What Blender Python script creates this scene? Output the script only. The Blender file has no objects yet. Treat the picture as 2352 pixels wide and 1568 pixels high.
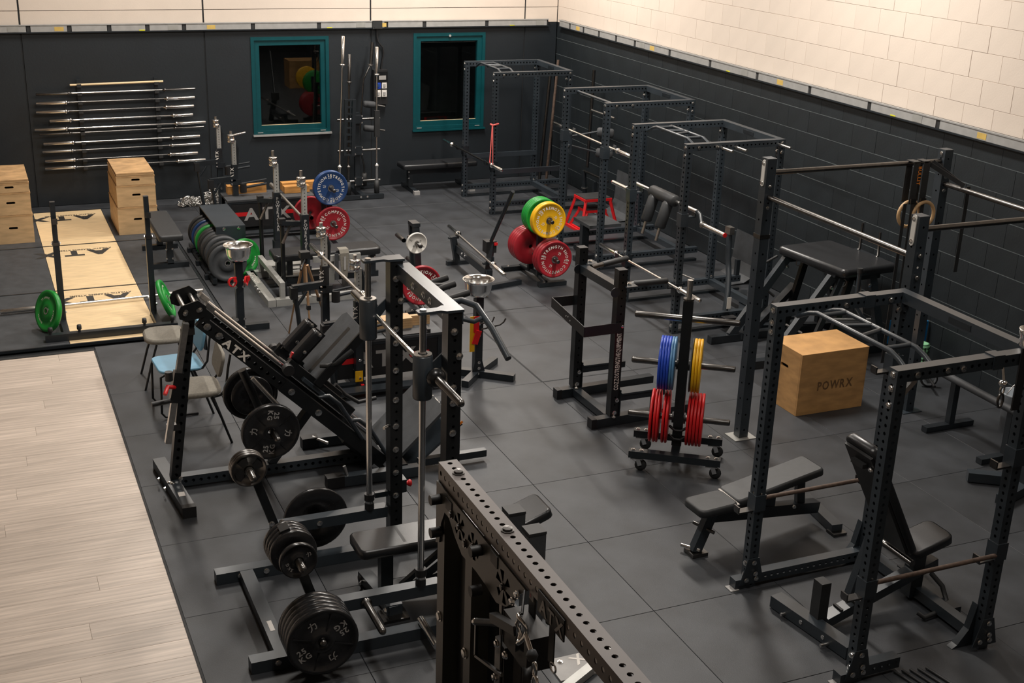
import bpy, math, random
from mathutils import Vector as V, Matrix
random.seed(7)
sc = bpy.context.scene
COL = sc.collection
PI = math.pi

# ---------------------------------------------------------------- camera, world, lights, exposure
cam = bpy.data.cameras.new('camera'); camo = bpy.data.objects.new('camera', cam); COL.objects.link(camo)
cam.sensor_width = 36; cam.lens = 44.25; cam.clip_start = 0.05; cam.clip_end = 100
_r = V((0.91804209, -0.39508751, 0.03323517)); _d = V((-0.1081689, -0.33022479, -0.93768389)); _w = V((0.38144227, 0.85723827, -0.34589644))
camo.matrix_world = Matrix(((_r.x, -_d.x, -_w.x, 0), (_r.y, -_d.y, -_w.y, 0), (_r.z, -_d.z, -_w.z, 4.63), (0, 0, 0, 1)))
sc.camera = camo
sc.view_settings.view_transform = 'Standard'; sc.view_settings.look = 'None'
sc.view_settings.gamma = 1; sc.view_settings.use_curve_mapping = False
sc.view_settings.exposure = 0.0
wd = bpy.data.worlds.new('night'); sc.world = wd; wd.use_nodes = True
wd.node_tree.nodes['Background'].inputs[0].default_value = (0.25, 0.45, 0.55, 1)
wd.node_tree.nodes['Background'].inputs[1].default_value = 0.03
LAMPS = [(2.2, 5.2, 110), (2.2, 11.0, 190), (2.2, 16.3, 170), (6.6, 4.6, 45), (6.6, 10.6, 290), (6.6, 16.5, 360)]
for i, (lx, ly, e) in enumerate(LAMPS):
    l = bpy.data.lights.new('ceiling_lamp', 'AREA'); l.shape = 'RECTANGLE'; l.size = 0.45; l.size_y = 1.7
    l.energy = e; l.color = (1.0, 0.94, 0.87)
    o = bpy.data.objects.new('ceiling_lamp', l); COL.objects.link(o); o.location = (lx, ly, 5.9)

# ---------------------------------------------------------------- mesh builder
def basis(d, up=(0, 0, 1)):
    d = V(d).normalized(); up = V(up)
    if abs(d.dot(up)) > 0.98: up = V((0, 1, 0)) if abs(d.y) < 0.9 else V((1, 0, 0))
    s = d.cross(up).normalized(); u = s.cross(d).normalized()
    return d, s, u
class B:
    def __init__(s): s.v = []; s.f = []; s.sm = []
    def add(s, vs, fs, smooth=False):
        n = len(s.v); s.v += [V(p) for p in vs]
        s.f += [tuple(i + n for i in f) for f in fs]; s.sm += [smooth] * len(fs); return s
    def box(s, c, d, R=None):
        c = V(c); x, y, z = d[0] / 2, d[1] / 2, d[2] / 2
        vs = [V((a * x, b * y, e * z)) for e in (-1, 1) for a, b in ((-1, -1), (1, -1), (1, 1), (-1, 1))]
        if R is not None: vs = [R @ p for p in vs]
        return s.add([c + p for p in vs], [(3, 2, 1, 0), (4, 5, 6, 7), (0, 1, 5, 4), (1, 2, 6, 5), (2, 3, 7, 6), (3, 0, 4, 7)])
    def bb(s, x0, x1, y0, y1, z0, z1): return s.box(((x0 + x1) / 2, (y0 + y1) / 2, (z0 + z1) / 2), (abs(x1 - x0), abs(y1 - y0), abs(z1 - z0)))
    def beam(s, p0, p1, w, h=None, up=(0, 0, 1)):
        h = h or w; p0 = V(p0); p1 = V(p1); d, a, u = basis(p1 - p0, up)
        R = Matrix((a, d, u)).transposed()
        return s.box((p0 + p1) / 2, (w, (p1 - p0).length, h), R)
    def perf(s, p0, p1, w, h=None, sp=0.05, r=0.0105, faces='abcd', up=(0, 0, 1), n=8, depth=0.0):
        """rectangular tube with real round holes; faces a/c = the two sides across w, b/d = across h"""
        h = h or w; p0 = V(p0); p1 = V(p1); d, a, u = basis(p1 - p0, up); L = (p1 - p0).length
        k = max(1, int(L / sp)); st = L / k
        for nm, nn, tt, half, wd_ in (('a', a, u, w / 2, h), ('c', -a, -u, w / 2, h), ('b', u, -a, h / 2, w), ('d', -u, a, h / 2, w)):
            o = p0 + nn * half
            if nm not in faces:
                s.add([o - tt * wd_ / 2, o + d * L - tt * wd_ / 2, o + d * L + tt * wd_ / 2, o + tt * wd_ / 2], [(0, 1, 2, 3)]); continue
            for i in range(k):
                m = o + d * (st * (i + .5))
                out = [m - d * st / 2 - tt * wd_ / 2, m - tt * wd_ / 2, m + d * st / 2 - tt * wd_ / 2, m + d * st / 2, m + d * st / 2 + tt * wd_ / 2, m + tt * wd_ / 2, m - d * st / 2 + tt * wd_ / 2, m - d * st / 2]
                inn = [m + (d * math.cos(t) + tt * math.sin(t)) * r for t in [(-135 + 45 * j) * PI / 180 for j in range(8)]]
                fs = [(j, (j + 1) % 8, 8 + (j + 1) % 8, 8 + j) for j in range(8)]
                if depth:
                    inn2 = [q - nn * depth for q in inn]
                    s.add(out + inn + inn2, fs + [(8 + j, 8 + (j + 1) % 8, 16 + (j + 1) % 8, 16 + j) for j in range(8)])
                else: s.add(out + inn, fs)
        for e, sg in ((p0, -1), (p1, 1)):
            q = [e + a * w / 2 * i + u * h / 2 * j for i, j in ((-1, -1), (1, -1), (1, 1), (-1, 1))]
            s.add(q, [(0, 1, 2, 3) if sg < 0 else (3, 2, 1, 0)])
        return s
    def cyl(s, p0, p1, r, n=14, r2=None, caps=True):
        p0 = V(p0); p1 = V(p1); r2 = r if r2 is None else r2; d, a, u = basis(p1 - p0)
        c = [a * math.cos(2 * PI * i / n) + u * math.sin(2 * PI * i / n) for i in range(n)]
        s.add([p0 + q * r for q in c] + [p1 + q * r2 for q in c], [(i, n + i, n + (i + 1) % n, (i + 1) % n) for i in range(n)], True)
        if caps:
            s.add([p0 + q * r for q in c], [tuple(range(n))]); s.add([p1 + q * r2 for q in c], [tuple(reversed(range(n)))])
        return s
    def lathe(s, prof, p0, axis, n=24, smooth=True, closed=False):
        """prof: (radius, distance along axis) list"""
        p0 = V(p0); d, a, u = basis(axis); vs = []; m = len(prof)
        for i in range(n):
            q = a * math.cos(2 * PI * i / n) + u * math.sin(2 * PI * i / n)
            vs += [p0 + q * r + d * t for r, t in prof]
        fs = []
        for i in range(n):
            j = (i + 1) % n
            for k in range(m if closed else m - 1): fs.append((i * m + k, i * m + (k + 1) % m, j * m + (k + 1) % m, j * m + k))
        return s.add(vs, fs, smooth)
    def disc(s, p0, axis, r0, r1, t, n=32):
        """flat ring of thickness t, from p0 along axis"""
        pr = [(r0, 0), (r1, 0), (r1, t), (r0, t)]
        return s.lathe(pr, p0, axis, n, False, True)
    def tube(s, pts, r, n=8, closed=False):
        pts = [V(p) for p in pts]; m = len(pts); rings = []; pu = None
        for i, p in enumerate(pts):
            if closed: t = pts[(i + 1) % m] - pts[i - 1]
            else: t = pts[min(i + 1, m - 1)] - pts[max(i - 1, 0)]
            t.normalize()
            if pu is None: _, a, u = basis(t)
            else:
                u = (pu - t * pu.dot(t)).normalized(); a = t.cross(u)
            pu = u
            rings.append([p + (a * math.cos(2 * PI * j / n) + u * math.sin(2 * PI * j / n)) * r for j in range(n)])
        vs = [q for g in rings for q in g]; fs = []
        for i in range(m if closed else m - 1):
            k = (i + 1) % m
            fs += [(i * n + j, i * n + (j + 1) % n, k * n + (j + 1) % n, k * n + j) for j in range(n)]
        s.add(vs, fs, True)
        if not closed: s.add(rings[0], [tuple(reversed(range(n)))]); s.add(rings[-1], [tuple(range(n))])
        return s
    def prism(s, poly, o, ex, ey, t):
        """2-D polygon on axes ex, ey extruded by t along ex x ey"""
        o = V(o); ex = V(ex).normalized(); ey = V(ey).normalized(); nz = ex.cross(ey).normalized(); n = len(poly)
        a = [o + ex * x + ey * y for x, y in poly]; b = [p + nz * t for p in a]
        return s.add(a + b, [tuple(reversed(range(n))), tuple(range(n, 2 * n))] + [(i, (i + 1) % n, n + (i + 1) % n, n + i) for i in range(n)])
    def pad(s, o, ex, ey, lx, ly, t, r=0.04, b=0.018):
        """upholstered pad: rounded rectangle lx x ly centred on o (underside), thickness t along ex x ey, soft edges"""
        o = V(o); ex = V(ex).normalized(); ey = V(ey).normalized(); nz = ex.cross(ey).normalized(); loops = []
        def loop(ins, z):
            rr = max(r - ins, 0.004); hx = lx / 2 - ins; hy = ly / 2 - ins; L = []
            for cx, cy, a0 in ((hx - rr, hy - rr, 0), (-hx + rr, hy - rr, 90), (-hx + rr, -hy + rr, 180), (hx - rr, -hy + rr, 270)):
                for q in range(4):
                    a = (a0 + 30 * q) * PI / 180; L.append(o + ex * (cx + rr * math.cos(a)) + ey * (cy + rr * math.sin(a)) + nz * z)
            return L
        for ins, z in ((b * .5, 0), (0, b * .4), (0, t - b), (b * .3, t - b * .35), (b, t)): loops.append(loop(ins, z))
        n = 16; vs = [p for l in loops for p in l]; fs = []
        for k in range(4): fs += [(k * n + i, k * n + (i + 1) % n, (k + 1) * n + (i + 1) % n, (k + 1) * n + i) for i in range(n)]
        s.add(vs, fs, True); s.add(loops[0], [tuple(reversed(range(n)))]); s.add(loops[-1], [tuple(range(n))]); return s
    def glyphs(s, txt, size, o, ex, ey, lift=0.0015, bold=0.0, center=False, sx=1.0):
        o = V(o); ex = V(ex).normalized(); ey = V(ey).normalized(); nz = ex.cross(ey); x = 0.0
        W = sum(glyph(c, bold)[2] for c in txt) * size * sx
        if center: o = o - ex * W / 2
        for c in txt:
            gv, gf, w = glyph(c, bold)
            if gf: s.add([o + ex * (x + px * size * sx) + ey * py * size + nz * lift for px, py in gv], gf)
            x += w * size * sx
        return s
    def arc(s, txt, size, c, ex, ey, rad, mid, lift=0.0015, bold=0.02, gap=1.08):
        """text on a circle around c reading clockwise, centred at angle mid (degrees from ex)"""
        c = V(c); ex = V(ex).normalized(); ey = V(ey).normalized(); nz = ex.cross(ey)
        W = sum(glyph(k, bold)[2] for k in txt) * size * gap; a = math.radians(mid) + W / 2 / rad
        for k in txt:
            gv, gf, w = glyph(k, bold); am = a - w * size * gap / 2 / rad
            ra = ex * math.cos(am) + ey * math.sin(am); ta = ex * math.sin(am) - ey * math.cos(am)
            if gf: s.add([c + ra * rad + ta * (px - w / 2) * size + ra * py * size + nz * lift for px, py in gv], gf)
            a -= w * size * gap / rad
        return s
_GC = {}
def glyph(c, bold=0.0):
    k = (c, bold)
    if k in _GC: return _GC[k]
    def mk(t):
        cu = bpy.data.curves.new('glyph', 'FONT'); cu.body = t; cu.size = 1; cu.offset = bold; cu.resolution_u = 2
        ob = bpy.data.objects.new('glyph', cu); COL.objects.link(ob)
        dg = bpy.context.evaluated_depsgraph_get(); me = bpy.data.meshes.new_from_object(ob.evaluated_get(dg))
        r = ([(v.co.x, v.co.y) for v in me.vertices], [tuple(p.vertices) for p in me.polygons])
        bpy.data.objects.remove(ob); bpy.data.curves.remove(cu); bpy.data.meshes.remove(me); return r
    if c == ' ': _GC[k] = ([], [], 0.32); return _GC[k]
    gv, gf = mk(c); mn = min(p[0] for p in gv); mx = max(p[0] for p in gv)
    gv = [(x - mn + 0.05, y) for x, y in gv]
    _GC[k] = (gv, gf, mx - mn + 0.10); return _GC[k]

# ---------------------------------------------------------------- objects
def thing(name, label, cat, loc=(0, 0, 0), group=None):
    o = bpy.data.objects.new(name, None); o.empty_display_size = 0.1; COL.objects.link(o); o.location = loc
    o['label'] = label; o['category'] = cat
    if group: o['group'] = group
    return o
def wloc(o):
    p = V(o.location)
    while o.parent: o = o.parent; p += V(o.location)
    return p
def part(name, b, m, parent=None, label=None, kind=None):
    me = bpy.data.meshes.new(name); off = wloc(parent) if parent else V((0, 0, 0))
    me.from_pydata([tuple(p - off) for p in b.v], [], b.f)
    me.polygons.foreach_set('use_smooth', b.sm); me.materials.append(m); me.update()
    o = bpy.data.objects.new(name, me); COL.objects.link(o)
    if parent: o.parent = parent
    if label: o['label'] = label
    if kind: o['kind'] = kind
    return o
def solo(name, b, m, label, cat, loc, group=None):
    """a thing that is a single mesh, with its origin at loc"""
    loc = V(loc); b.v = [p - loc for p in b.v]; o = part(name, b, m); o.location = loc
    o['label'] = label; o['category'] = cat
    if group: o['group'] = group
    return o
def copy_of(root, label=None, move=(0, 0, 0), rz=None):
    r = root.copy(); COL.objects.link(r); r.location = V(root.location) + V(move)
    if rz is not None: r.rotation_euler = (0, 0, rz)
    if label: r['label'] = label
    for ch in list(root.children):
        c = ch.copy(); COL.objects.link(c); c.parent = r
        for g in ch.children:
            d = g.copy(); COL.objects.link(d); d.parent = c
    return r
_BOLT = {}
def bolts(parent, pts, r=0.014, m=None, name='bolt'):
    """hex bolts sharing one mesh per direction: pts = [(pos, dir)]"""
    m = m or M['chrome']; off = wloc(parent)
    for p, d in pts:
        k = (tuple(round(x, 3) for x in d), r, m.name)
        if k not in _BOLT:
            b = B(); dd = V(d).normalized(); b.lathe([(r * 1.35, -0.002), (r * 1.35, 0.003), (r, 0.0035), (r, 0.011), (0.0005, 0.013)], (0, 0, 0), dd, 8, False)
            me = bpy.data.meshes.new('bolt'); me.from_pydata([tuple(q) for q in b.v], [], b.f); me.materials.append(m); _BOLT[k] = me
        o = bpy.data.objects.new(name, _BOLT[k]); COL.objects.link(o); o.parent = parent; o.location = V(p) - off

# ---------------------------------------------------------------- materials
M = {}
def mat(name, col, rough=0.5, metal=0.0, var=0.15, scale=12.0, bump=0.0, bscale=None, stretch=None, spec=0.5, emit=None, coat=0.0, rnd=0.0):
    m = bpy.data.materials.new(name); m.use_nodes = True; nt = m.node_tree; N = nt.nodes; L = nt.links; p = N['Principled BSDF']
    tc = N.new('ShaderNodeTexCoord'); mp = N.new('ShaderNodeMapping'); L.new(tc.outputs['Object'], mp.inputs[0])
    if stretch: mp.inputs['Scale'].default_value = stretch
    nz = N.new('ShaderNodeTexNoise'); nz.inputs['Scale'].default_value = scale; nz.inputs['Detail'].default_value = 5; L.new(mp.outputs[0], nz.inputs[0])
    cr = N.new('ShaderNodeValToRGB'); L.new(nz.outputs[0], cr.inputs[0])
    cr.color_ramp.elements[0].position = 0.3; cr.color_ramp.elements[1].position = 0.7
    cr.color_ramp.elements[0].color = tuple(c * (1 - var) for c in col) + (1,); cr.color_ramp.elements[1].color = tuple(min(1, c * (1 + var)) for c in col) + (1,)
    out = cr.outputs[0]
    if rnd:
        oi = N.new('ShaderNodeObjectInfo'); mr = N.new('ShaderNodeMapRange'); mr.inputs[3].default_value = 1 - rnd; mr.inputs[4].default_value = 1 + rnd
        L.new(oi.outputs['Random'], mr.inputs[0]); hs = N.new('ShaderNodeHueSaturation'); L.new(mr.outputs[0], hs.inputs['Value']); L.new(out, hs.inputs['Color']); out = hs.outputs[0]
    L.new(out, p.inputs['Base Color'])
    p.inputs['Roughness'].default_value = rough; p.inputs['Metallic'].default_value = metal
    p.inputs['Specular IOR Level'].default_value = spec
    if coat: p.inputs['Coat Weight'].default_value = coat
    if bump:
        n2 = N.new('ShaderNodeTexNoise'); n2.inputs['Scale'].default_value = bscale or scale * 6; n2.inputs['Detail'].default_value = 6; L.new(mp.outputs[0], n2.inputs[0])
        bp = N.new('ShaderNodeBump'); bp.inputs['Strength'].default_value = bump; bp.inputs['Distance'].default_value = 0.01; L.new(n2.outputs[0], bp.inputs['Height']); L.new(bp.outputs[0], p.inputs['Normal'])
    if emit: p.inputs['Emission Color'].default_value = emit[:3] + (1,); p.inputs['Emission Strength'].default_value = emit[3]
    M[name] = m; return m
mat('black_paint', (0.013, 0.017, 0.021), 0.33, var=0.2, scale=8, spec=0.6)
mat('rack_paint', (0.026, 0.034, 0.042), 0.34, var=0.15, scale=6, spec=0.7)
mat('satin_black', (0.010, 0.011, 0.012), 0.28, var=0.2)
mat('dark_edge', (0.012, 0.013, 0.014), 0.7)
mat('black_plastic', (0.012, 0.012, 0.013), 0.5)
mat('rubber_tile', (0.031, 0.034, 0.039), 0.52, var=0.40, scale=2.6, bump=0.12, bscale=160, rnd=0.10)
mat('rubber_grey', (0.046, 0.050, 0.055), 0.6, var=0.2, scale=9, bump=0.1, bscale=120)
mat('rubber_black', (0.020, 0.021, 0.022), 0.55, var=0.2, scale=9)
mat('vinyl', (0.016, 0.017, 0.019), 0.30, var=0.15, scale=20, bump=0.05, bscale=220)
mat('vinyl_matte', (0.026, 0.028, 0.030), 0.5, var=0.15, scale=20, bump=0.05, bscale=220)
mat('chrome', (0.82, 0.81, 0.79), 0.18, 1.0, var=0.05)
mat('steel', (0.60, 0.59, 0.57), 0.30, 1.0, var=0.12, scale=30, stretch=(1, 0.2, 1))
mat('dark_steel', (0.16, 0.155, 0.15), 0.30, 1.0, var=0.15, scale=20)
mat('silver_paint', (0.40, 0.40, 0.38), 0.38, 0.35, var=0.08)
mat('iron_plate', (0.016, 0.016, 0.017), 0.24, var=0.2, scale=14, bump=0.03, bscale=90)
mat('wood_birch', (0.80, 0.60, 0.35), 0.38, var=0.12, scale=5, stretch=(1, 6, 6))
mat('wood_box', (0.63, 0.425, 0.225), 0.5, var=0.16, scale=4, stretch=(1.2, 1.2, 5))
mat('wood_top', (0.50, 0.31, 0.15), 0.5, var=0.3, scale=7, stretch=(1, 2, 2))
mat('wood_dark', (0.48, 0.265, 0.10), 0.5, var=0.22, scale=5, stretch=(1, 1, 3))
mat('wood_beam', (0.52, 0.25, 0.07), 0.45, var=0.25, scale=6, stretch=(1, 5, 5))
mat('plank', (0.54, 0.455, 0.385), 0.40, var=0.24, scale=2.2, stretch=(0.7, 16, 1), bump=0.03, rnd=0.07)
mat('red', (0.33, 0.016, 0.026), 0.36, var=0.12); mat('bright_red', (0.62, 0.012, 0.015), 0.4, var=0.1)
mat('blue', (0.018, 0.055, 0.17), 0.36, var=0.12); mat('bright_blue', (0.02, 0.07, 0.50), 0.36, var=0.1)
mat('pale_blue', (0.10, 0.25, 0.45), 0.36, var=0.1); mat('yellow', (0.80, 0.43, 0.010), 0.38, var=0.08)
mat('green', (0.010, 0.26, 0.035), 0.4, var=0.12); mat('white_print', (0.80, 0.76, 0.70), 0.5, var=0.06); mat('grey_print', (0.35, 0.34, 0.33), 0.5, var=0.08)
mat('white_plate', (0.70, 0.68, 0.63), 0.4, var=0.05); mat('black_print', (0.03, 0.028, 0.025), 0.6, var=0.15)
mat('faded_print', (0.16, 0.085, 0.035), 0.6, var=0.2)
mat('wall_white', (0.64, 0.555, 0.475), 0.8, var=0.03, scale=3, bump=0.10, bscale=60, rnd=0.02)
mat('wall_black', (0.011, 0.015, 0.018), 0.5, var=0.15, scale=4, bump=0.12, bscale=55, rnd=0.06)
mat('panel_black', (0.011, 0.015, 0.019), 0.5, var=0.12, scale=2, bump=0.10, bscale=40)
mat('joint_dark', (0.012, 0.014, 0.016), 0.8); mat('joint_light', (0.085, 0.10, 0.105), 0.8); mat('joint_white', (0.62, 0.54, 0.47), 0.85)
mat('teal', (0.0, 0.052, 0.062), 0.38, var=0.08); mat('alu', (0.45, 0.45, 0.44), 0.4, 0.4, var=0.08); mat('label_yellow', (0.55, 0.38, 0.10), 0.6, var=0.1)
mat('yellow_mark', (0.62, 0.60, 0.03), 0.5); mat('fabric_grey', (0.20, 0.185, 0.155), 0.9, var=0.15, scale=60); mat('seat_blue', (0.14, 0.31, 0.44), 0.35, var=0.06)
mat('pink_band', (0.60, 0.10, 0.09), 0.6); mat('orange', (0.75, 0.22, 0.02), 0.6); mat('bronze', (0.42, 0.26, 0.15), 0.35, 0.6, var=0.1)
mat('foam_grey', (0.045, 0.048, 0.052), 0.75, var=0.15, scale=30); mat('ring_wood', (0.50, 0.32, 0.16), 0.5, var=0.15); mat('rust', (0.115, 0.078, 0.060), 0.55, 0.3, var=0.35, scale=30)
mat('foam_green', (0.22, 0.50, 0.28), 0.8, var=0.1); mat('band_blue', (0.0, 0.14, 0.36), 0.6); mat('purple', (0.06, 0.03, 0.10), 0.7); mat('pale_plastic', (0.42, 0.46, 0.50), 0.5)
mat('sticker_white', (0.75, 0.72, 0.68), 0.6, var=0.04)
g = mat('glass', (0.9, 0.95, 0.95), 0.0, var=0.01)
g.node_tree.nodes['Principled BSDF'].inputs['Transmission Weight'].default_value = 1.0; g.node_tree.nodes['Principled BSDF'].inputs['IOR'].default_value = 1.45
mat('night', (0.012, 0.013, 0.010), 0.9, var=0.5, scale=3)
# ================================================================ the room
XR, YB, ZT = 8.9, 18.66, 2.48          # right wall, back wall, height of the colour change
XW, YW = 0.968, 12.55                  # edges of the laminate floor
CEIL = 7.0
def struct(name, b, m, parent=None, label=None):
    o = part(name, b, m, parent, label)
    if not parent: o['kind'] = 'structure'
    return o
floor = struct('floor', B().bb(-6, XR + .3, -3, YB + .3, -0.2, -0.022), M['joint_dark'])
_tile = {}
def flat_piece(name, key, x0, x1, y0, y1, m, parent, t=0.02, ch=0.002):
    """a rubber tile or plank with a chamfered rim, mesh shared by size"""
    w, d = round(x1 - x0, 3), round(y1 - y0, 3); k = (key, w, d)
    if k not in _tile:
        b = B(); L = []
        for ins, z in ((0, -t), (0, -ch), (ch, 0)):
            L.append([(-w / 2 + ins, -d / 2 + ins, z), (w / 2 - ins, -d / 2 + ins, z), (w / 2 - ins, d / 2 - ins, z), (-w / 2 + ins, d / 2 - ins, z)])
        b.add([p for l in L for p in l], [(k2 * 4 + i, k2 * 4 + (i + 1) % 4, k2 * 4 + 4 + (i + 1) % 4, k2 * 4 + 4 + i) for k2 in range(2) for i in range(4)] + [(8, 9, 10, 11)])
        me = bpy.data.meshes.new(name); me.from_pydata([tuple(p) for p in b.v], [], b.f); me.materials.append(m); _tile[k] = me
    o = bpy.data.objects.new(name, _tile[k]); COL.objects.link(o); o.parent = parent; o.location = ((x0 + x1) / 2, (y0 + y1) / 2, 0); return o
G = 0.0014
tx = [XW + .012] + [1.94 + i for i in range(7)] + [XR - .005]
ty = [3.33 + i for i in range(15)] + [18.33, YB - .005]
for i in range(len(tx) - 1):
    for j in range(len(ty) - 1):
        y0 = ty[j]
        if ty[j + 1] <= YW + .3 or tx[i] > 2.3: flat_piece('rubber_tile', 'tile', tx[i] + G, tx[i + 1] - G, y0 + G, ty[j + 1] - G, M['rubber_tile'], floor)
        elif i < 2:
            pass
for x0, x1, y0, y1 in ((XW + .012, 1.94, 12.33, 12.66), (1.94, 2.94, 12.33, 12.66), (2.43, 2.94, 12.66, 13.33), (2.43, 2.94, 13.33, 14.33), (2.43, 2.94, 14.33, 15.33), (2.43, 2.94, 15.33, 16.33), (2.43, 2.94, 16.33, 17.33), (2.43, 2.94, 17.33, 18.33),
                       (-1.0, 0.0, 18.23, 18.655), (0, 1.0, 18.23, 18.655), (1.0, 2.0, 18.23, 18.655), (2.0, 2.94, 18.33, 18.655), (-1.5, -.55, 12.6, 13.6), (-1.5, -.55, 13.6, 14.6)):
    flat_piece('rubber_tile', 'tile', x0 + G, x1 - G, y0 + G, y1 - G, M['rubber_tile'], floor)
for j in range(33):                                                     # laminate planks running across the hall
    y0 = YW - .195 * (j + 1); off = (j * 0.77) % 2.2
    xs = [XW]; x = XW - 0.35 - off
    while x > -1.8: xs.append(x); x -= 2.2
    xs.append(-2.0)
    for a, c in zip(xs[1:], xs[:-1]):
        if c - a > .02: flat_piece('plank', 'plank', a + .0006, c - .0006, y0 + .0006, y0 + .195 - .0006, M['plank'], floor, ch=0.0012)
part('floor_edge_strip', B().bb(XW - .004, XW + .012, 2.5, YW + .02, -.02, .004), M['dark_edge'], floor)
part('floor_edge_strip', B().bb(-2, XW - .004, YW, YW + .05, -.02, .004), M['dark_edge'], floor)

# back wall: smooth concrete panels with window openings, black below, white above
wall_back = struct('wall_back', B().bb(-6, XR + .4, YB + .09, YB + .25, 2.4, CEIL), M['joint_dark'])
WINS = [(3.965, 5.135, .895, 2.32), (6.47, 7.66, .858, 2.34)]
seams = [-4.09, -1.62, .845, 3.305, 5.79, 8.33, XR]
def pan(x0, x1, z0, z1, m):
    x0 += .012; x1 -= .012; z0 += .004; z1 -= .004; b = B()
    if x1 - x0 > .01: b.bb(x0, x1, YB, YB + .12, z0, z1); part('wall_panel', b, m, wall_back)
for a, c in zip(seams[:-1], seams[1:]):
    hit = [w for w in WINS if a < w[0] < c]
    if not hit: pan(a, c, 0, ZT, M['panel_black'])
    else:
        x0, x1, z0, z1 = hit[0]; b = B()
        for q in ((a + .012, x0, .004, ZT), (x1, c - .012, .004, ZT), (x0, x1, .004, z0), (x0, x1, z1, ZT)): b.bb(q[0], q[1], YB, YB + .12, q[2], q[3])
        part('wall_panel', b, M['panel_black'], wall_back)
    pan(a, c, ZT, 2.715, M['wall_white']); pan(a, c, 2.715, 4.6, M['wall_white']); pan(a, c, 4.6, CEIL, M['wall_white'])
part('joint_filler', B().bb(-6, XR, YB + .015, YB + .09, 0, ZT).bb(-6, 3.9, YB + .014, YB + .09, 0, .01), M['joint_dark'], wall_back) if False else None
b = B()
for s_ in seams[:-1]: b.bb(s_ - .013, s_ + .013, YB + .012, YB + .1, 0, CEIL)
part('joint_sealant', b, M['joint_dark'], wall_back)
# dark backdrop added outside the windows to stand for the night
struct('night_backdrop', B().bb(2.5, 9, YB + 1.8, YB + 1.9, -.5, 3.5), M['night'])

# right wall: painted blocks laid in half bond
wall_right = struct('wall_right', B().bb(XR + .03, XR + .4, -3, YB + .3, -.2, CEIL), M['joint_light'])
CH, BL = ZT / 10, 0.40
cells = []
for r in range(28):
    y = YB - (0 if r % 2 == 0 else BL / 2)
    first = True
    ys = [YB] if r % 2 else []
    while y > -2.9: ys.append(y); y -= BL
    for c, a in zip(ys[:-1], ys[1:]): cells.append((r, a, c))
def seen(cell): r, a, c = cell; return 7.6 < a < 18.6 and r * CH < 1.75 + (14 - a) * .0 + 2.1
def rank(cell):
    r, a, c = cell; m = (a + c) / 2; return m if (7.4 < m and r <= 14) else 99 + m
cells.sort(key=rank)
jo = .0016; blk = {}
def block_mesh(L, m):
    k = (round(L, 3), m.name)
    if k not in blk:
        b = B(); t = .03; ch = .0025; A = []
        for ins, x in ((0, t), (0, ch), (ch * .6, 0)):
            A.append([(x, L / 2 - ins, -CH / 2 + jo + ins), (x, -L / 2 + ins, -CH / 2 + jo + ins), (x, -L / 2 + ins, CH / 2 - jo - ins), (x, L / 2 - ins, CH / 2 - jo - ins)])
        b.add([p for l in A for p in l], [(q * 4 + i, q * 4 + (i + 1) % 4, q * 4 + 4 + (i + 1) % 4, q * 4 + 4 + i) for q in range(2) for i in range(4)] + [(8, 9, 10, 11)])
        me = bpy.data.meshes.new('block'); me.from_pydata([tuple(p) for p in b.v], [], b.f); me.materials.append(m); blk[k] = me
    return blk[k]
rest = {'wall_black': B(), 'wall_white': B()}
for n, (r, a, c) in enumerate(cells):
    mn = 'wall_black' if r < 10 else 'wall_white'; x = XR + random.uniform(-.0015, .0015)
    if n < 300:
        o = bpy.data.objects.new('block', block_mesh(c - a - .0016, M[mn])); COL.objects.link(o); o.parent = wall_right
        o.location = (x, (a + c) / 2, (r + .5) * CH)
    else: rest[mn].add([p + V((x, (a + c) / 2, (r + .5) * CH)) for p in [V(v.co) for v in block_mesh(c - a - .0016, M[mn]).vertices]], [tuple(p.vertices) for p in block_mesh(c - a - .0016, M[mn]).polygons])
part('block_courses', rest['wall_black'], M['wall_black'], wall_right, kind='stuff'); part('block_courses', rest['wall_white'], M['wall_white'], wall_right, kind='stuff')
part('mortar', B().bb(XR + .006, XR + .031, -2.9, YB, ZT, CEIL), M['joint_white'], wall_right)
for r in range(1, 10): part('mortar_bed', B().bb(XR - .0006, XR + .02, 2, YB, r * CH - .0032, r * CH + .0032), M['joint_light'], wall_right)
b = B().bb(-6.2, -6, -3, YB + .2, 0, CEIL); struct('wall_left', b, M['wall_white'])
struct('wall_front', B().bb(-6.2, XR + .4, -3.2, -3, 0, CEIL), M['wall_white'])
struct('ceiling', B().bb(-6.2, XR + .4, -3.2, YB + .3, CEIL, CEIL + .2), M['wall_white'])

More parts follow.
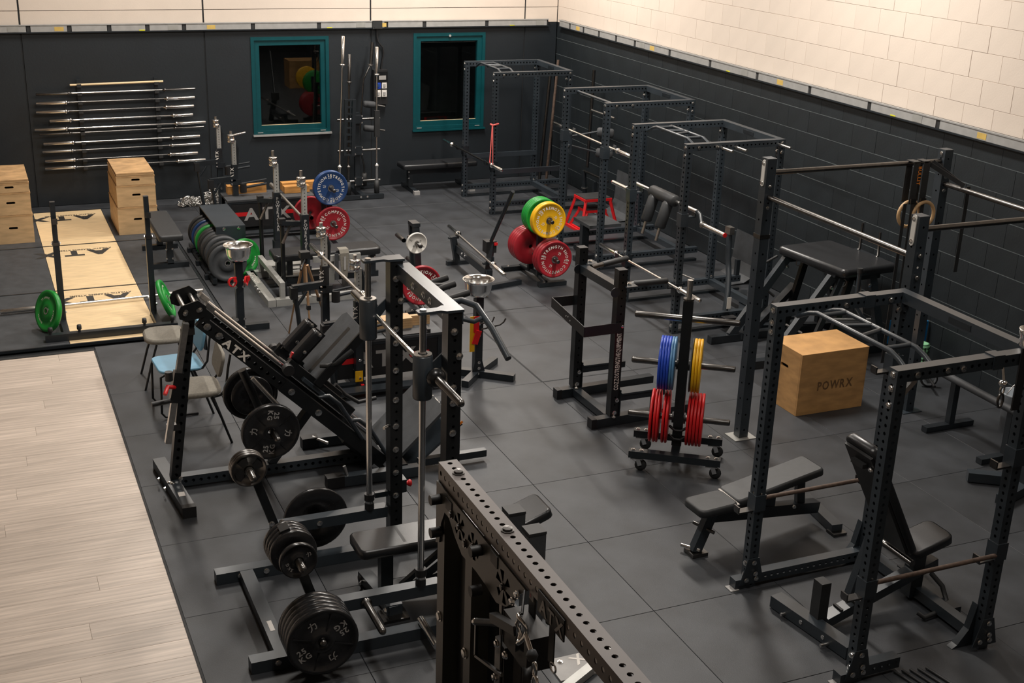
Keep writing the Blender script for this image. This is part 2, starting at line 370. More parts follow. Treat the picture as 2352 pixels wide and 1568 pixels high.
# trunking along both walls: aluminium covers between dark clips
def trunking(name, side, spans, stickers, boxes, marks):
    t = bpy.data.objects.new(name, None); COL.objects.link(t); t['kind'] = 'structure'
    z0, z1 = 2.43, 2.53
    def bx(a0, a1, d0, d1, zz0, zz1):
        return B().bb(a0, a1, YB - d1, YB - d0, zz0, zz1) if side == 'y' else B().bb(XR - d1, XR - d0, a0, a1, zz0, zz1)
    lo, hi = spans[0], spans[-1]
    part('backing', bx(lo, hi, -.01, .035, z0 - .004, z1 + .004), M['joint_dark'], t)
    part('lip', bx(lo, hi, .035, .06, z0 - .008, z0 + .008), M['black_paint'], t); part('lip', bx(lo, hi, .035, .06, z1 - .006, z1 + .008), M['alu'], t)
    for a, c in zip(spans[:-1], spans[1:]):
        part('cover', bx(a + .03, c - .03, .035, .052, z0 + .009, z1 - .007), M['alu'], t)
        part('clip', bx(a - .022, a + .022, .035, .045, z0 + .009, z1 - .007), M['rubber_black'], t)
    for a in stickers: part('yellow_sticker', bx(a, a + .12, .052, .054, z0 + .018, z0 + .075), M['label_yellow'], t)
    for a in boxes:
        part('socket_lid', bx(a, a + .14, .052, .055, z0 + .014, z1 - .012), M['silver_paint'], t)
    for a in marks: part('yellow_mark', bx(a, a + .08, .052, .054, z0 + .009, z0 + .022), M['yellow_mark'], t)
trunking('trim_1', 'y', [-2.2, -1.0, 0.16, .945, 1.475, 2.0, 2.515, 3.02, 4.0, 4.98, 6.02, 6.63, 7.66, 8.72], [1.28, 3.34, 5.9], [.68, 2.8, 5.55, 8.5], [2.4, 5.1, 8.05])
trunking('trim_2', 'x', [6.0, 7.8, 9.72, 10.78, 11.84, 12.9, 13.97, 15.0, 15.98, 16.55, 17.1, 17.62, 18.1, 18.5], [9.05, 12.36, 15.42, 17.75], [9.95, 13.1, 15.7], [10.35, 13.5])
# windows
for i, (x0, x1, z0, z1) in enumerate(WINS):
    w = bpy.data.objects.new('window_%d' % (i + 1), None); COL.objects.link(w); w['kind'] = 'structure'
    def fr(o_, i_, y0, y1):
        b = B()
        for q in ((x0 + o_, x0 + i_, z0 + o_, z1 - o_), (x1 - i_, x1 - o_, z0 + o_, z1 - o_), (x0 + i_, x1 - i_, z0 + o_, z0 + i_), (x0 + i_, x1 - i_, z1 - i_, z1 - o_)): b.bb(q[0], q[1], y0, y1, q[2], q[3])
        return b
    part('window_frame', fr(0, .05, YB - .012, YB + .11), M['teal'], w)
    part('window_sash', fr(.045, .125, YB + .01, YB + .09), M['teal'], w)
    part('window_pane', B().bb(x0 + .12, x1 - .12, YB + .045, YB + .06, z0 + .12, z1 - .12), M['glass'], w)
    part('glazing_bead', B().bb(x0 + .125, x1 - .125, YB + .03, YB + .045, z0 + .118, z0 + .128), M['wood_birch'], w, 'bare wooden bead at the foot of the pane')
    part('window_sill', B().bb(x0 - .01, x1 + .02, YB - .045, YB, z0 - .03, z0 - .004), M['alu'] if i == 0 else M['teal'], w)
    part('hinge_cover', B().bb(x0 + .06, x0 + .14, YB - .018, YB, z0 + .02, z0 + .03), M['alu'], w); part('hinge_cover', B().bb(x1 - .15, x1 - .07, YB - .018, YB, z0 + .02, z0 + .03), M['alu'], w)
    if i: part('catch', B().cyl(((x0 + x1) / 2, YB - .02, z1 - .045), ((x0 + x1) / 2, YB + .02, z1 - .045), .018), M['alu'], w)
# ceiling lamp housings
for lx, ly, e in LAMPS:
    t = thing('ceiling_lamp', 'white ceiling lamp above the %s, %s row' % ({4.6: 'near end', 5.2: 'near end', 10.6: 'middle', 11.0: 'middle'}.get(ly, 'far end'), 'left' if lx < 4 else 'right') + ', out of the photo', 'lamp', (lx, ly, 5.92), 'ceiling lamps')
    part('housing', B().bb(lx - .26, lx + .26, ly - .9, ly + .9, 5.92, 6.0), M['white_plate'], t); part('rod', B().cyl((lx, ly - .5, 6.0), (lx, ly - .5, CEIL), .01), M['alu'], t); part('rod', B().cyl((lx, ly + .5, 6.0), (lx, ly + .5, CEIL), .01), M['alu'], t)
# wide dark seams between the mat fields
for x0, x1, y0, y1 in ((4.925, 4.945, 10.33, 12.45), (4.945, 6.25, 10.322, 10.338), (4.945, 5.95, 12.442, 12.458), (4.82, 4.84, 12.9, 16.7), (6.70, 6.72, 15.0, 17.9)):
    part('floor_seam', B().bb(x0, x1, y0, y1, -.005, .0015), M['joint_dark'], floor)
# ================================================================ builders shared by many things
def barbell(label, p0, p1, sleeve=.415, rs=.025, rb=.0145, m_s='chrome', m_b='steel', group=None, name='barbell', cat='barbell', base=None, collar_r=.037, end_m=None):
    """a straight bar from end p0 to end p1"""
    p0 = V(p0); p1 = V(p1); d = (p1 - p0).normalized(); t = thing(name, label, cat, base or (p0 + p1) / 2, group)
    part('shaft', B().cyl(p0 + d * (sleeve + .01), p1 - d * (sleeve + .01), rb, 10), M[m_b], t)
    L = (p1 - p0).length; k0 = p0 + d * (sleeve + .12); 
    for a, sg in ((p0, 1), (p1, -1)):
        e = d * sg
        part('sleeve', B().lathe([(.001, 0), (rs * .75, 0), (rs, .006), (rs, sleeve - .02)], a, e, 14), M[m_s], t)
        part('collar', B().lathe([(rs, -.004), (collar_r, 0), (collar_r, .022), (rs * .8, .026), (rb, .05)], a + e * (sleeve - .03), e, 14), M[m_s], t)
        if end_m: part('end_cap', B().cyl(a - e * .003, a + e * .002, rs * .92, 14), M[end_m], t)
    return t
def logo(b, c, ex, ey, s, lift=.0018):
    """brushed two-stroke emblem"""
    c = V(c); ex = V(ex).normalized(); ey = V(ey).normalized(); nz = ex.cross(ey)
    def st(pts, w):
        for (x0, y0), (x1, y1) in zip(pts[:-1], pts[1:]):
            dx, dy = x1 - x0, y1 - y0; l = math.hypot(dx, dy); px, py = -dy / l * w / 2, dx / l * w / 2
            b.add([c + (ex * x + ey * y) * s + nz * lift for x, y in ((x0 - px, y0 - py), (x1 - px, y1 - py), (x1 + px, y1 + py), (x0 + px, y0 + py))], [(0, 1, 2, 3)])
    st([(-.45, .2), (.45, .25), (.42, -.2), (.28, -.5), (.12, -.36)], .13); st([(.0, .55), (-.05, .1), (-.2, -.3), (-.45, -.52)], .13)
def frame_of(axis, rot=0):
    """in-plane axes of a plate seen along -axis, ey upright, turned by rot degrees"""
    d = V(axis).normalized(); up = V((0, 0, 1)); ex = up.cross(d).normalized(); ey = d.cross(ex)
    c, s_ = math.cos(math.radians(rot)), math.sin(math.radians(rot)); return d, ex * c + ey * s_, ey * c - ex * s_
def plate(label, c, axis, R=.225, t=.04, m='iron_plate', style='plain', rot=0, kg='25', group=None, face=True, name='weight_plate', words=None, printm='white_print', bore=.026):
    """weight plate centred on c; axis points out of its printed face"""
    c = V(c); d, ex, ey = frame_of(axis, rot); o = thing(name, label, 'plate', c, group); f = c + d * (t / 2)
    if style == 'comp':
        pr = [(bore, -t / 2), (R * .97, -t / 2), (R, -t / 2 + .005), (R, t / 2 - .005), (R * .97, t / 2), (R * .905, t / 2), (R * .895, t / 2 - .003), (R * .30, t / 2 - .003), (bore, t / 2 - .003)]
    elif style == 'iron':
        pr = [(bore, -t / 2), (R * .98, -t / 2), (R, -t / 2 + .004), (R, t / 2 - .004), (R * .98, t / 2), (R * .90, t / 2), (R * .87, t / 2 - .008), (R * .34, t / 2 - .008), (R * .31, t / 2 + .002), (R * .2, t / 2 + .002), (bore, t / 2)]
    elif style == 'bumper':
        pr = [(bore, -t / 2), (R * .96, -t / 2), (R, -t / 2 + .008), (R, t / 2 - .008), (R * .96, t / 2), (R * .80, t / 2), (R * .785, t / 2 - .008), (R * .46, t / 2 - .008), (R * .445, t / 2), (R * .25, t / 2), (bore, t / 2)]
    else: pr = [(bore, -t / 2), (R * .97, -t / 2), (R, -t / 2 + .004), (R, t / 2 - .004), (R * .97, t / 2), (bore, t / 2)]
    part('disc', B().lathe(pr + [(bore, -t / 2)], c, d, 40), M[m], o)
    if not face: return o
    if style == 'comp':
        part('hub', B().disc(c + d * (t / 2 - .004), d, bore, R * .19, .006, 20), M['steel'], o, 'steel hub ring')
        b = B(); f2 = f - d * .003
        wa, wb = words or ('STRENGTH SHOP', 'COMPETITION')
        b.arc(wa, R * .215, f2, ex, ey, R * .63, 90); b.arc(wb, R * .215, f2, ex, ey, R * .63, 270)
        for a in (0, 180): b.arc(kg, R * .21, f2, ex, ey, R * .68, a); b.arc('KG', R * .11, f2, ex, ey, R * .56, a)
        for a in (65, 245):
            q = math.radians(a); logo(b, f2 + (ex * math.cos(q) + ey * math.sin(q)) * R * .40, ex, ey, R * .17)
        part('lettering', b, M[printm], o)
    elif style == 'iron':
        rb = B()
        for a in (45, 135, 225, 315) if R > .2 else ():
            q = math.radians(a); v = ex * math.cos(q) + ey * math.sin(q); w = ex * -math.sin(q) + ey * math.cos(q)
            part('rib', B().beam(f + v * R * .33 - d * .006, f + v * R * .88 - d * .006, .008, .007, d), M[m], o)
        b = B(); f2 = f - d * .008
        if R > .2:
            for sg in (1, -1):
                q = f2 - ex * sg * R * .62
                b.glyphs(kg, R * .24, q + ey * sg * R * .02, ex * sg, ey * sg, center=True, bold=.03); b.glyphs('KG', R * .24, q - ey * sg * R * .20, ex * sg, ey * sg, center=True, bold=.03)
                logo(b, f2 + ey * sg * R * .6, ex * sg, ey * sg, R * .24)
        else:
            b.arc(kg + 'KG', R * .24, f2, ex, ey, R * .52, 180); logo(b, f2 + ex * R * .62, ex, ey, R * .24)
        part('lettering', b, M['grey_print'], o)
    elif style == 'bumper':
        part('hub', B().disc(c + d * (t / 2 - .002), d, bore, bore * 1.45, .006, 20), M['steel'], o, 'steel hub ring')
        if words:
            b = B()
            for a, w in zip((90, 210, 330), words): b.arc(w, R * .13, f, ex, ey, R * .60, a)
            part('lettering', b, M['white_print'], o)
    return o
def pads(parent, name, o, ex, ey, lx, ly, t, m='vinyl', r=.04, label=None): return part(name, B().pad(o, ex, ey, lx, ly, t, r), M[m], parent, label)
def beam(parent, name, p0, p1, w, h=None, m='black_paint', up=(0, 0, 1)): return part(name, B().beam(p0, p1, w, h, up), M[m], parent)
def slot_face(b, o, ex, ey, w, h, cx, cy, sw, sh, depth):
    """rectangle w x h from corner o with a round-ended slot cut through"""
    o = V(o); ex = V(ex); ey = V(ey); nz = ex.cross(ey).normalized(); r = sh / 2; L = []
    for q in range(8): a = math.radians(-90 + 180 / 7 * q); L.append((cx + sw / 2 - r + r * math.cos(a), cy + r * math.sin(a)))
    for q in range(8): a = math.radians(90 + 180 / 7 * q); L.append((cx - sw / 2 + r + r * math.cos(a), cy + r * math.sin(a)))
    out = [(w * 0.66, 0), (w, 0), (w, h * .3), (w, h * .45), (w, h * .55), (w, h * .7), (w, h), (w * .66, h), (w * .34, h), (0, h), (0, h * .7), (0, h * .55), (0, h * .45), (0, h * .3), (0, 0), (w * .34, 0)]
    P3 = [o + ex * x + ey * y for x, y in out] + [o + ex * x + ey * y for x, y in L] + [o + ex * x + ey * y - nz * depth for x, y in L]
    b.add(P3, [(i, (i + 1) % 16, 16 + (i + 1) % 16, 16 + i) for i in range(16)] + [(16 + i, 16 + (i + 1) % 16, 32 + (i + 1) % 16, 32 + i) for i in range(16)])
    c = [o, o + ex * w, o + ex * w + ey * h, o + ey * h]
    return b.add(c + [p - nz * depth for p in c], [(i, 4 + i, 4 + (i + 1) % 4, (i + 1) % 4) for i in range(4)])
def crate(label, x0, x1, y0, y1, z0, z1, m='wood_box', slot=True, group=None, name='plyo_box', sw=.108, sh=.029, sy=.55, gap=.003):
    """plywood jerk block: panels with a hand slot in the front"""
    t = thing(name, label, 'box', ((x0 + x1) / 2, (y0 + y1) / 2, z0), group); k = .018; z0 += .001; z1 -= gap
    b = B()
    if slot and z1 - z0 > .06: slot_face(b, (x0, y0, z0), (1, 0, 0), (0, 0, 1), x1 - x0, z1 - z0 - k, (x1 - x0) / 2, (z1 - z0) * sy, sw, sh, k)
    else: b.bb(x0, x1, y0, y0 + k, z0, z1 - k)
    part('front_panel', b, M[m], t); part('back_panel', B().bb(x0, x1, y1 - k, y1, z0, z1 - k), M[m], t)
    part('side_panel', B().bb(x0, x0 + k, y0 + k, y1 - k, z0, z1 - k), M[m], t); part('side_panel', B().bb(x1 - k, x1, y0 + k, y1 - k, z0, z1 - k), M[m], t)
    part('top_panel', B().bb(x0 - .004, x1 + .004, y0 - .004, y1 + .004, z1 - k, z1), M['wood_top'] if m == 'wood_box' else M[m], t); return t

# ================================================================ back wall, left: hanging bars
t = thing('bar_rack', 'two black wall uprights with cup hooks that carry the horizontal bars on the back wall', 'rack', (2.05, YB - .05, .5))
WB = [('wooden', 1.728, 1.413, 2.677), ('a', 1.611, .958, 3.124), ('b', 1.486, .947, 3.111), ('c', 1.364, .936, 3.092), ('d', 1.24, 1.101, 3.073), ('e', 1.123, .896, 3.249), ('f', 1.057, .953, 3.22), ('g', .923, .993, 3.156), ('h', .81, .971, 3.15), ('i', .678, .993, 3.112), ('j', .571, .984, 3.22)]
for x in (1.53, 2.58):
    beam(t, 'upright', (x, YB - .05, .5), (x, YB - .05, 1.79), .05, .04)
    for k, z, a, c in WB: part('hook', B().bb(x - .03, x + .03, YB - .13, YB - .07, z - .036, z - .028).bb(x - .03, x + .03, YB - .135, YB - .128, z - .036, z + .006), M['rubber_black'], t)
t = thing('wooden_dowel', 'slim pale wooden stick, topmost of the bars on the wall rack', 'stick', (2.04, YB - .10, 1.728)); part('stick', B().cyl((1.413, YB - .10, 1.72), (2.677, YB - .10, 1.736), .015, 10), M['wood_birch'], t)
desc = {'a': 'dull grey bar with thin dark sleeves just below the wooden stick on the wall rack', 'b': 'bar with a black shaft and bright sleeves, third from top on the wall rack', 'c': 'bar with a black shaft and bright sleeves, fourth from top on the wall rack',
        'd': 'shorter bright chrome bar with short sleeves, fifth from top on the wall rack', 'e': 'longest bright chrome bar in the middle of the wall rack', 'f': 'thin dark bar with slim grey ends under the longest chrome bar',
        'g': 'grey shafted bar with bright sleeves, eighth from top on the wall rack', 'h': 'grey bar with slim sleeves, third from bottom on the wall rack', 'i': 'bar with dark shaft and bright sleeves, second from bottom on the wall rack', 'j': 'lowest bar on the wall rack, dark shaft, bright right end'}
for k, z, a, c in WB[1:]:
    q = {'a': ('dark_steel', 'steel', .018, .45), 'f': ('dark_steel', 'dark_steel', .014, .43), 'h': ('steel', 'dark_steel', .019, .42), 'd': ('chrome', 'chrome', .025, .30), 'e': ('chrome', 'chrome', .025, .44)}.get(k, ('chrome', 'dark_steel' if k in 'bcij' else 'steel', .025, .415))
    barbell(desc[k], (a, YB - .10, z - .006), (c, YB - .10, z + .006), q[3], q[2], .0135, q[0], q[1], 'bars on the wall rack', collar_r=q[2] * 1.35)
# jerk blocks
PZ = .026
zs = [PZ, .40, .69, .815, .855]
nm = ['tall bottom', 'middle', 'shallow upper', 'thin scuffed top']
for k in range(4):
    w = 'slab' if k == 3 else 'crate'
    crate(nm[k] + ' birch ' + w + ' of the box stack between platform and bar rack', 1.73 + .006 * k, 2.235 - .004 * k, 16.74, 17.66, zs[k], zs[k + 1], 'wood_box', k < 3, 'jerk blocks by the bar rack')
    crate(nm[k] + ' birch ' + w + ' of the box stack at the left edge', .20 + .003 * k, .683 - .004 * k, 16.71, 17.60, zs[k], zs[k + 1], 'wood_box', k < 3, 'jerk blocks at the left edge')
# ================================================================ lifting platform
PZ = .026
pl = thing('lifting_platform', 'long lifting platform of pale printed wood panels between black rubber sides', 'platform', (1.2, 15.45, 0))
px0, px1 = .01, 2.405; ps = [12.73, 14.555, 16.455, 18.215]
for k, (a, c) in enumerate(zip(ps[:-1], ps[1:])):
    a += .012; c -= .012
    part('wood_panel', B().bb(.757, 1.655, a, c, .001, PZ), M['wood_birch'], pl)
    part('rubber_panel', B().bb(px0 + .03, .752, a, c, .001, PZ), M['rubber_grey'], pl); part('rubber_panel', B().bb(1.66, px1 - .03, a, c, .001, PZ), M['rubber_grey'], pl)
    ty = c - (.17 if k < 2 else .16); b = B()
    b.glyphs('ATX', .30, (1.56, ty - .12, PZ), (-1, 0, 0), (0, -1, 0), bold=.06, sx=1.14); part('lettering', b, M['black_print'], pl)
    b = B(); b.glyphs('ATHLETIC TRAINING XTREME', .072, (1.565, ty - .045, PZ), (-1, 0, 0), (0, -1, 0), bold=.022, sx=.63); part('lettering', b, M['black_print'], pl)
for y in ps: part('cross_strip', B().bb(px0, px1, y - .011, y + .011, .001, PZ + .005), M['black_paint'], pl)
part('side_rail', B().bb(px0, px0 + .028, ps[0] + .012, ps[-1] - .012, .001, PZ + .004), M['black_paint'], pl); part('side_rail', B().bb(px1 - .028, px1, ps[0] + .012, ps[-1] - .012, .001, PZ + .004), M['black_paint'], pl)
# squat stand on the platform
t = thing('squat_stand', 'slim black two-post squat stand standing on the near end of the platform', 'stand', (1.2, 13.1, PZ))
beam(t, 'front_beam', (.53, 12.88, PZ + .04), (1.85, 12.88, PZ + .04), .07, .075)
for x in (.745, 1.675):
    beam(t, 'foot_beam', (x, 12.91, PZ + .035), (x, 13.42, PZ + .035), .06, .06); beam(t, 'post', (x, 13.37, PZ + .06), (x, 13.37, .93), .062)
    beam(t, 'inner_post', (x, 13.37, .93), (x, 13.37, 1.36), .05); part('collar', B().bb(x - .036, x + .036, 13.334, 13.406, .90, .935), M['dark_steel'], t)
    part('hook', B().bb(x - .02, x + .03, 13.29, 13.345, 1.14, 1.15).bb(x - .02, x + .03, 13.285, 13.295, 1.14, 1.2), M['dark_steel'], t)
    bolts(t, [((x - .034, 13.37, .918), (-1, 0, 0)), ((x + .034, 13.37, .918), (1, 0, 0)), ((x + .034, 13.37, .16), (1, 0, 0)), ((x - .034, 13.37, .24), (-1, 0, 0))], .012)
for x in (.585, .865, 1.515, 1.80): part('rubber_stop', B().cyl((x, 12.88, PZ + .077), (x, 12.88, PZ + .105), .014).lathe([(.001, .05), (.022, .05), (.024, .03), (.024, .005), (.018, 0), (.001, 0)], (x, 12.88, PZ + .10), (0, 0, 1), 12), M['rubber_black'], t)
barbell('silver barbell lying across the wooden platform behind the squat stand', (.145, 13.88, PZ + .038), (2.32, 13.98, PZ + .038), collar_r=.036, m_s='steel')
plate('green bumper plate leaning on the left post of the squat stand', (.60, 13.215, PZ + .218), (-.86, -.42, .27), .218, .055, 'green', 'bumper', 20, words=('TRAINING', 'BUMPER', 'XTREME'), group='loose green bumpers on the platform')
plate('green bumper plate seen edge-on leaning on the right post of the squat stand', (1.80, 13.26, PZ + .218), (.9, -.2, .36), .218, .045, 'green', 'bumper', 0, words=('TRAINING', 'BUMPER', 'XTREME'), group='loose green bumpers on the platform')
# flat bench beside the platform
def flat_bench(label, x0, x1, y0, y1, zt, along='y', m='vinyl_matte', th=.075, foot=.42, post=None):
    t = thing('flat_bench', label, 'bench', ((x0 + x1) / 2, (y0 + y1) / 2, 0)); cx, cy = (x0 + x1) / 2, (y0 + y1) / 2
    part('pad', B().pad((cx, cy, zt - th), (1, 0, 0), (0, 1, 0), x1 - x0, y1 - y0, th, .04), M[m], t)
    if along == 'y':
        e = ((cx, y0 + .2), (cx, y1 - .2)); beam(t, 'spine', (cx, y0 + .12, zt - th - .03), (cx, y1 - .12, zt - th - .03), .07, .055)
        for x, y in e:
            beam(t, 'post', (x, y, .05), (x, y, zt - th - .055), .075, .075); beam(t, 'foot', (x - foot / 2, y, .032), (x + foot / 2, y, .032), .075, .06)
            bolts(t, [((x - .045, y - .04, .12 + .12 * q), (0, -1, 0)) for q in range(2)] + [((x + .03, y - .04, .12 + .12 * q), (0, -1, 0)) for q in range(2)], .01)
    else:
        beam(t, 'spine', (x0 + .12, cy, zt - th - .06), (x1 - .12, cy, zt - th - .06), .07, .11)
        for x in (x0 + .16, x1 - .16):
            beam(t, 'post', (x, cy, .05), (x, cy, zt - th - .1), .07, .10); beam(t, 'foot', (x, cy - foot / 2, .032), (x, cy + foot / 2, .032), .07, .06)
            part('foot_cap', B().bb(x - .045, x + .045, cy - foot / 2 - .05, cy - foot / 2 + .02, .002, .06), M['grey_print'], t)
            bolts(t, [((x - .03, cy - .052, .2), (0, -1, 0)), ((x - .03, cy - .052, .3), (0, -1, 0))], .01)
    return t
flat_bench('black flat bench end-on to the camera, right of the platform behind the squat stand', 1.99, 2.28, 14.92, 16.16, .45, foot=.44).location.z += PZ
flat_bench('black flat bench standing along the back wall under the right window', 6.12, 7.35, 18.07, 18.42, .43, 'x', 'vinyl', foot=.62)
# ================================================================ bumper plate rack
t = thing('plate_cradle', 'low dark cradle with a flat lid holding a row of bumper plates', 'rack', (2.8, 15.3, 0))
part('lid', B().bb(2.655, 3.01, 14.86, 15.95, .545, .56), M['rack_paint'], t); part('end_plate', B().bb(2.655, 3.01, 14.85, 14.865, .38, .555), M['rack_paint'], t); part('end_plate', B().bb(2.655, 3.01, 15.945, 15.96, .02, .555), M['rack_paint'], t)
bolts(t, [((2.75, 14.85, .53), (0, -1, 0)), ((2.93, 14.85, .53), (0, -1, 0))], .016)
for x in (2.52, 3.0): beam(t, 'side_rail', (x, 14.3, .05), (x, 15.95, .05), .05, .06)
for y in (14.6, 15.2, 15.8): beam(t, 'cross_beam', (2.45, y, .03), (2.90 if y < 15 else 3.18, y, .03), .06, .05)
for n, (y, mm, th, dx) in enumerate([(15.82, 'rubber_black', .05, 0), (15.68, 'rubber_black', .06, .005), (15.58, 'blue', .02, 0), (15.45, 'rubber_grey', .08, .01), (15.33, 'green', .07, 0), (15.20, 'rubber_black', .08, .01), (15.09, 'rubber_black', .06, 0), (14.98, 'rubber_grey', .08, .01), (14.87, 'rubber_black', .07, 0), (14.75, 'rubber_grey', .07, .01), (14.55, 'rubber_black', .06, .0)]):
    w = {2: 'thin blue rimmed plate in the bumper cradle', 4: 'green bumper plate wedged between black ones in the cradle'}.get(n, ['black', 'grey'][mm == 'rubber_grey'] + ' bumper plate in the cradle, %s from its near end' % ['eleventh', 'tenth', '', 'eighth', '', 'sixth', 'fifth', 'fourth', 'third', 'second', 'first behind the front pair'][n])
    plate(w, (2.70 + dx, y, .245), (0, -1, 0), .225, th, mm, 'bumper', face=False, group='bumpers in the cradle')
plate('big grey bumper plate, foremost in the cradle, face to the camera', (2.69, 14.40, .24), (-.03, -1, .05), .225, .06, 'rubber_grey', 'bumper', 0, group='bumpers in the cradle')
plate('bright green bumper plate standing behind the chalk bowl, right of the cradle front', (2.93, 14.60, .235), (.42, -.9, .08), .225, .05, 'green', 'bumper', 0, words=('TRAINING', 'BUMPER', 'XTREME'), group='bumpers in the cradle')
# ================================================================ back wall, middle: upright bar holder, power box
t = thing('vertical_bar_holder', 'black upright bar holder with round cross arms on a flat base, between the two windows', 'rack', (5.4, 18.2, 0))
beam(t, 'front_foot', (5.07, 17.86, .04), (5.73, 17.86, .04), .06, .06); beam(t, 'rear_foot', (5.07, 18.52, .04), (5.8, 18.52, .04), .06, .06); beam(t, 'base_beam', (5.42, 17.89, .04), (5.42, 18.49, .04), .07, .06)
beam(t, 'post', (5.42, 18.2, .07), (5.42, 18.2, 1.25), .075, .075, up=(0, 1, 0)); bolts(t, [((5.37, 17.83, .045), (0, -1, 0)), ((5.47, 17.83, .045), (0, -1, 0))], .012)
for z in (1.16, .69, .22):
    part('arm', B().cyl((5.10, 18.13, z), (5.76, 18.13, z), .02), M['dark_steel'], t); part('clamp', B().bb(5.36, 5.48, 18.10, 18.165, z - .06, z + .06), M['black_paint'], t)
    bolts(t, [((5.365, 18.10, z + q), (0, -1, 0)) for q in (-.05, .05)] + [((5.475, 18.10, z + q), (0, -1, 0)) for q in (-.05, .05)], .01)
for x, y in ((5.055, 17.93), (5.20, 17.93), (5.645, 17.93), (5.60, 18.42)): part('cup', B().lathe([(.001, .01), (.034, .01), (.034, .20), (.04, .20), (.04, 0), (.001, 0)], (x, y, .07), (0, 0, 1), 14), M['rubber_black'], t)
barbell('tall warm silver barbell standing upright, leftmost in the bar holder', (5.055, 17.93, .09), (5.166, 17.98, 2.40), .43, .025, .015, 'chrome', 'chrome', 'bars in the upright holder', collar_r=.042)
barbell('slim black bar standing upright behind the ladder frame in the bar holder', (5.20, 17.93, .09), (5.25, 17.96, 2.14), .42, .022, .016, 'dark_steel', 'dark_steel', 'bars in the upright holder', collar_r=.036)
barbell('chrome bar with a black middle grip standing in front of the power sockets', (5.645, 17.93, .09), (5.665, 17.96, 2.24), .42, .025, .015, 'chrome', 'steel', 'bars in the upright holder', collar_r=.04)
tb = bpy.data.objects[[o.name for o in COL.objects if o.name.startswith('barbell') and o.get('label', '').startswith('chrome bar with a black middle')][0]]
part('grip_sleeve', B().box((5.655, 17.94, 1.12), (.075, .06, .39)), M['rubber_black'], tb)
t = thing('ladder_grip_bar', 'flat black ladder shaped grip frame around the slim black bar in the holder', 'bar', (5.21, 17.88, 1.1))
beam(t, 'side_rail', (5.14, 17.9, .67), (5.165, 17.9, 1.5), .03, .05); beam(t, 'side_rail', (5.265, 17.9, .66), (5.295, 17.9, 1.495), .055, .05)
for k in range(9): beam(t, 'rung', (5.15 + .003 * k, 17.9, .68 + .101 * k), (5.275 + .003 * k, 17.9, .675 + .101 * k), .03, .028)
t = thing('curved_bar', 'dark bent bar with two foam rollers hanging at the back of the bar holder', 'bar', (5.65, 18.42, .09))
part('shaft', B().tube([(5.60, 18.42, .10), (5.60, 18.42, .38), (5.56, 18.42, .55), (5.52, 18.42, .7), (5.56, 18.42, 1.2), (5.60, 18.42, 1.7), (5.66, 18.42, 1.82), (5.72, 18.44, 1.92)], .013), M['dark_steel'], t)
part('sleeve', B().cyl((5.72, 18.44, 1.90), (5.755, 18.46, 2.24), .025), M['dark_steel'], t); part('collar', B().cyl((5.717, 18.44, 1.9), (5.722, 18.44, 1.92), .048), M['steel'], t)
for z in (1.33, .965):
    part('roller', B().lathe([(.001, 0), (.04, .0), (.05, .02), (.05, .16), (.04, .18), (.001, .18)], (5.57, 18.33, z + .02), (1, -.05, -.12), 14), M['foam_grey'], t); part('roller_pin', B().cyl((5.74, 18.32, z), (5.90, 18.31, z - .03), .014), M['dark_steel'], t)
t = thing('power_box', 'black wall box with one blue and three white sockets fed from the cable trunking', 'power box', (5.92, YB - .05, 1.55))
part('cabinet', B().bb(5.81, 6.03, YB - .09, YB - .002, 1.29, 1.81), M['black_plastic'], t); part('hood', B().bb(5.83, 6.02, YB - .12, YB - .09, 1.63, 1.79), M['satin_black'], t); part('display', B().bb(5.88, 5.99, YB - .125, YB - .12, 1.67, 1.73), M['grey_print'], t)
for x, z, m in ((5.835, 1.535, 'bright_blue'), (5.93, 1.535, 'sticker_white'), (5.835, 1.41, 'sticker_white'), (5.93, 1.41, 'sticker_white')):
    s_ = part('socket', B().bb(x, x + .075, YB - .115, YB - .09, z, z + .1), M[m], t); part('socket_lid', B().bb(x + .018, x + .057, YB - .125, YB - .115, z + .025, z + .07), M['grey_print'] if m != 'bright_blue' else M['blue'], s_)
t2 = solo('power_cable', B().tube([(5.875, YB - .03, 2.46), (5.88, YB - .03, 2.3), (5.90, YB - .03, 2.22), (5.97, YB - .03, 2.14), (5.985, YB - .03, 2.05), (5.96, YB - .03, 1.93), (5.945, YB - .03, 1.80)], .012), M['black_plastic'], 'black cable looping from the trunking down to the wall power box', 'cable', (5.9, YB - .03, 2.1))
solo('junction_box', B().bb(5.80, 5.95, YB - .075, YB - .053, 2.42, 2.54).bb(5.83, 5.93, YB - .08, YB - .075, 2.425, 2.45), M['rubber_black'], 'small dark junction box on the trunking above the power box', 'box', (5.87, YB - .05, 2.48))

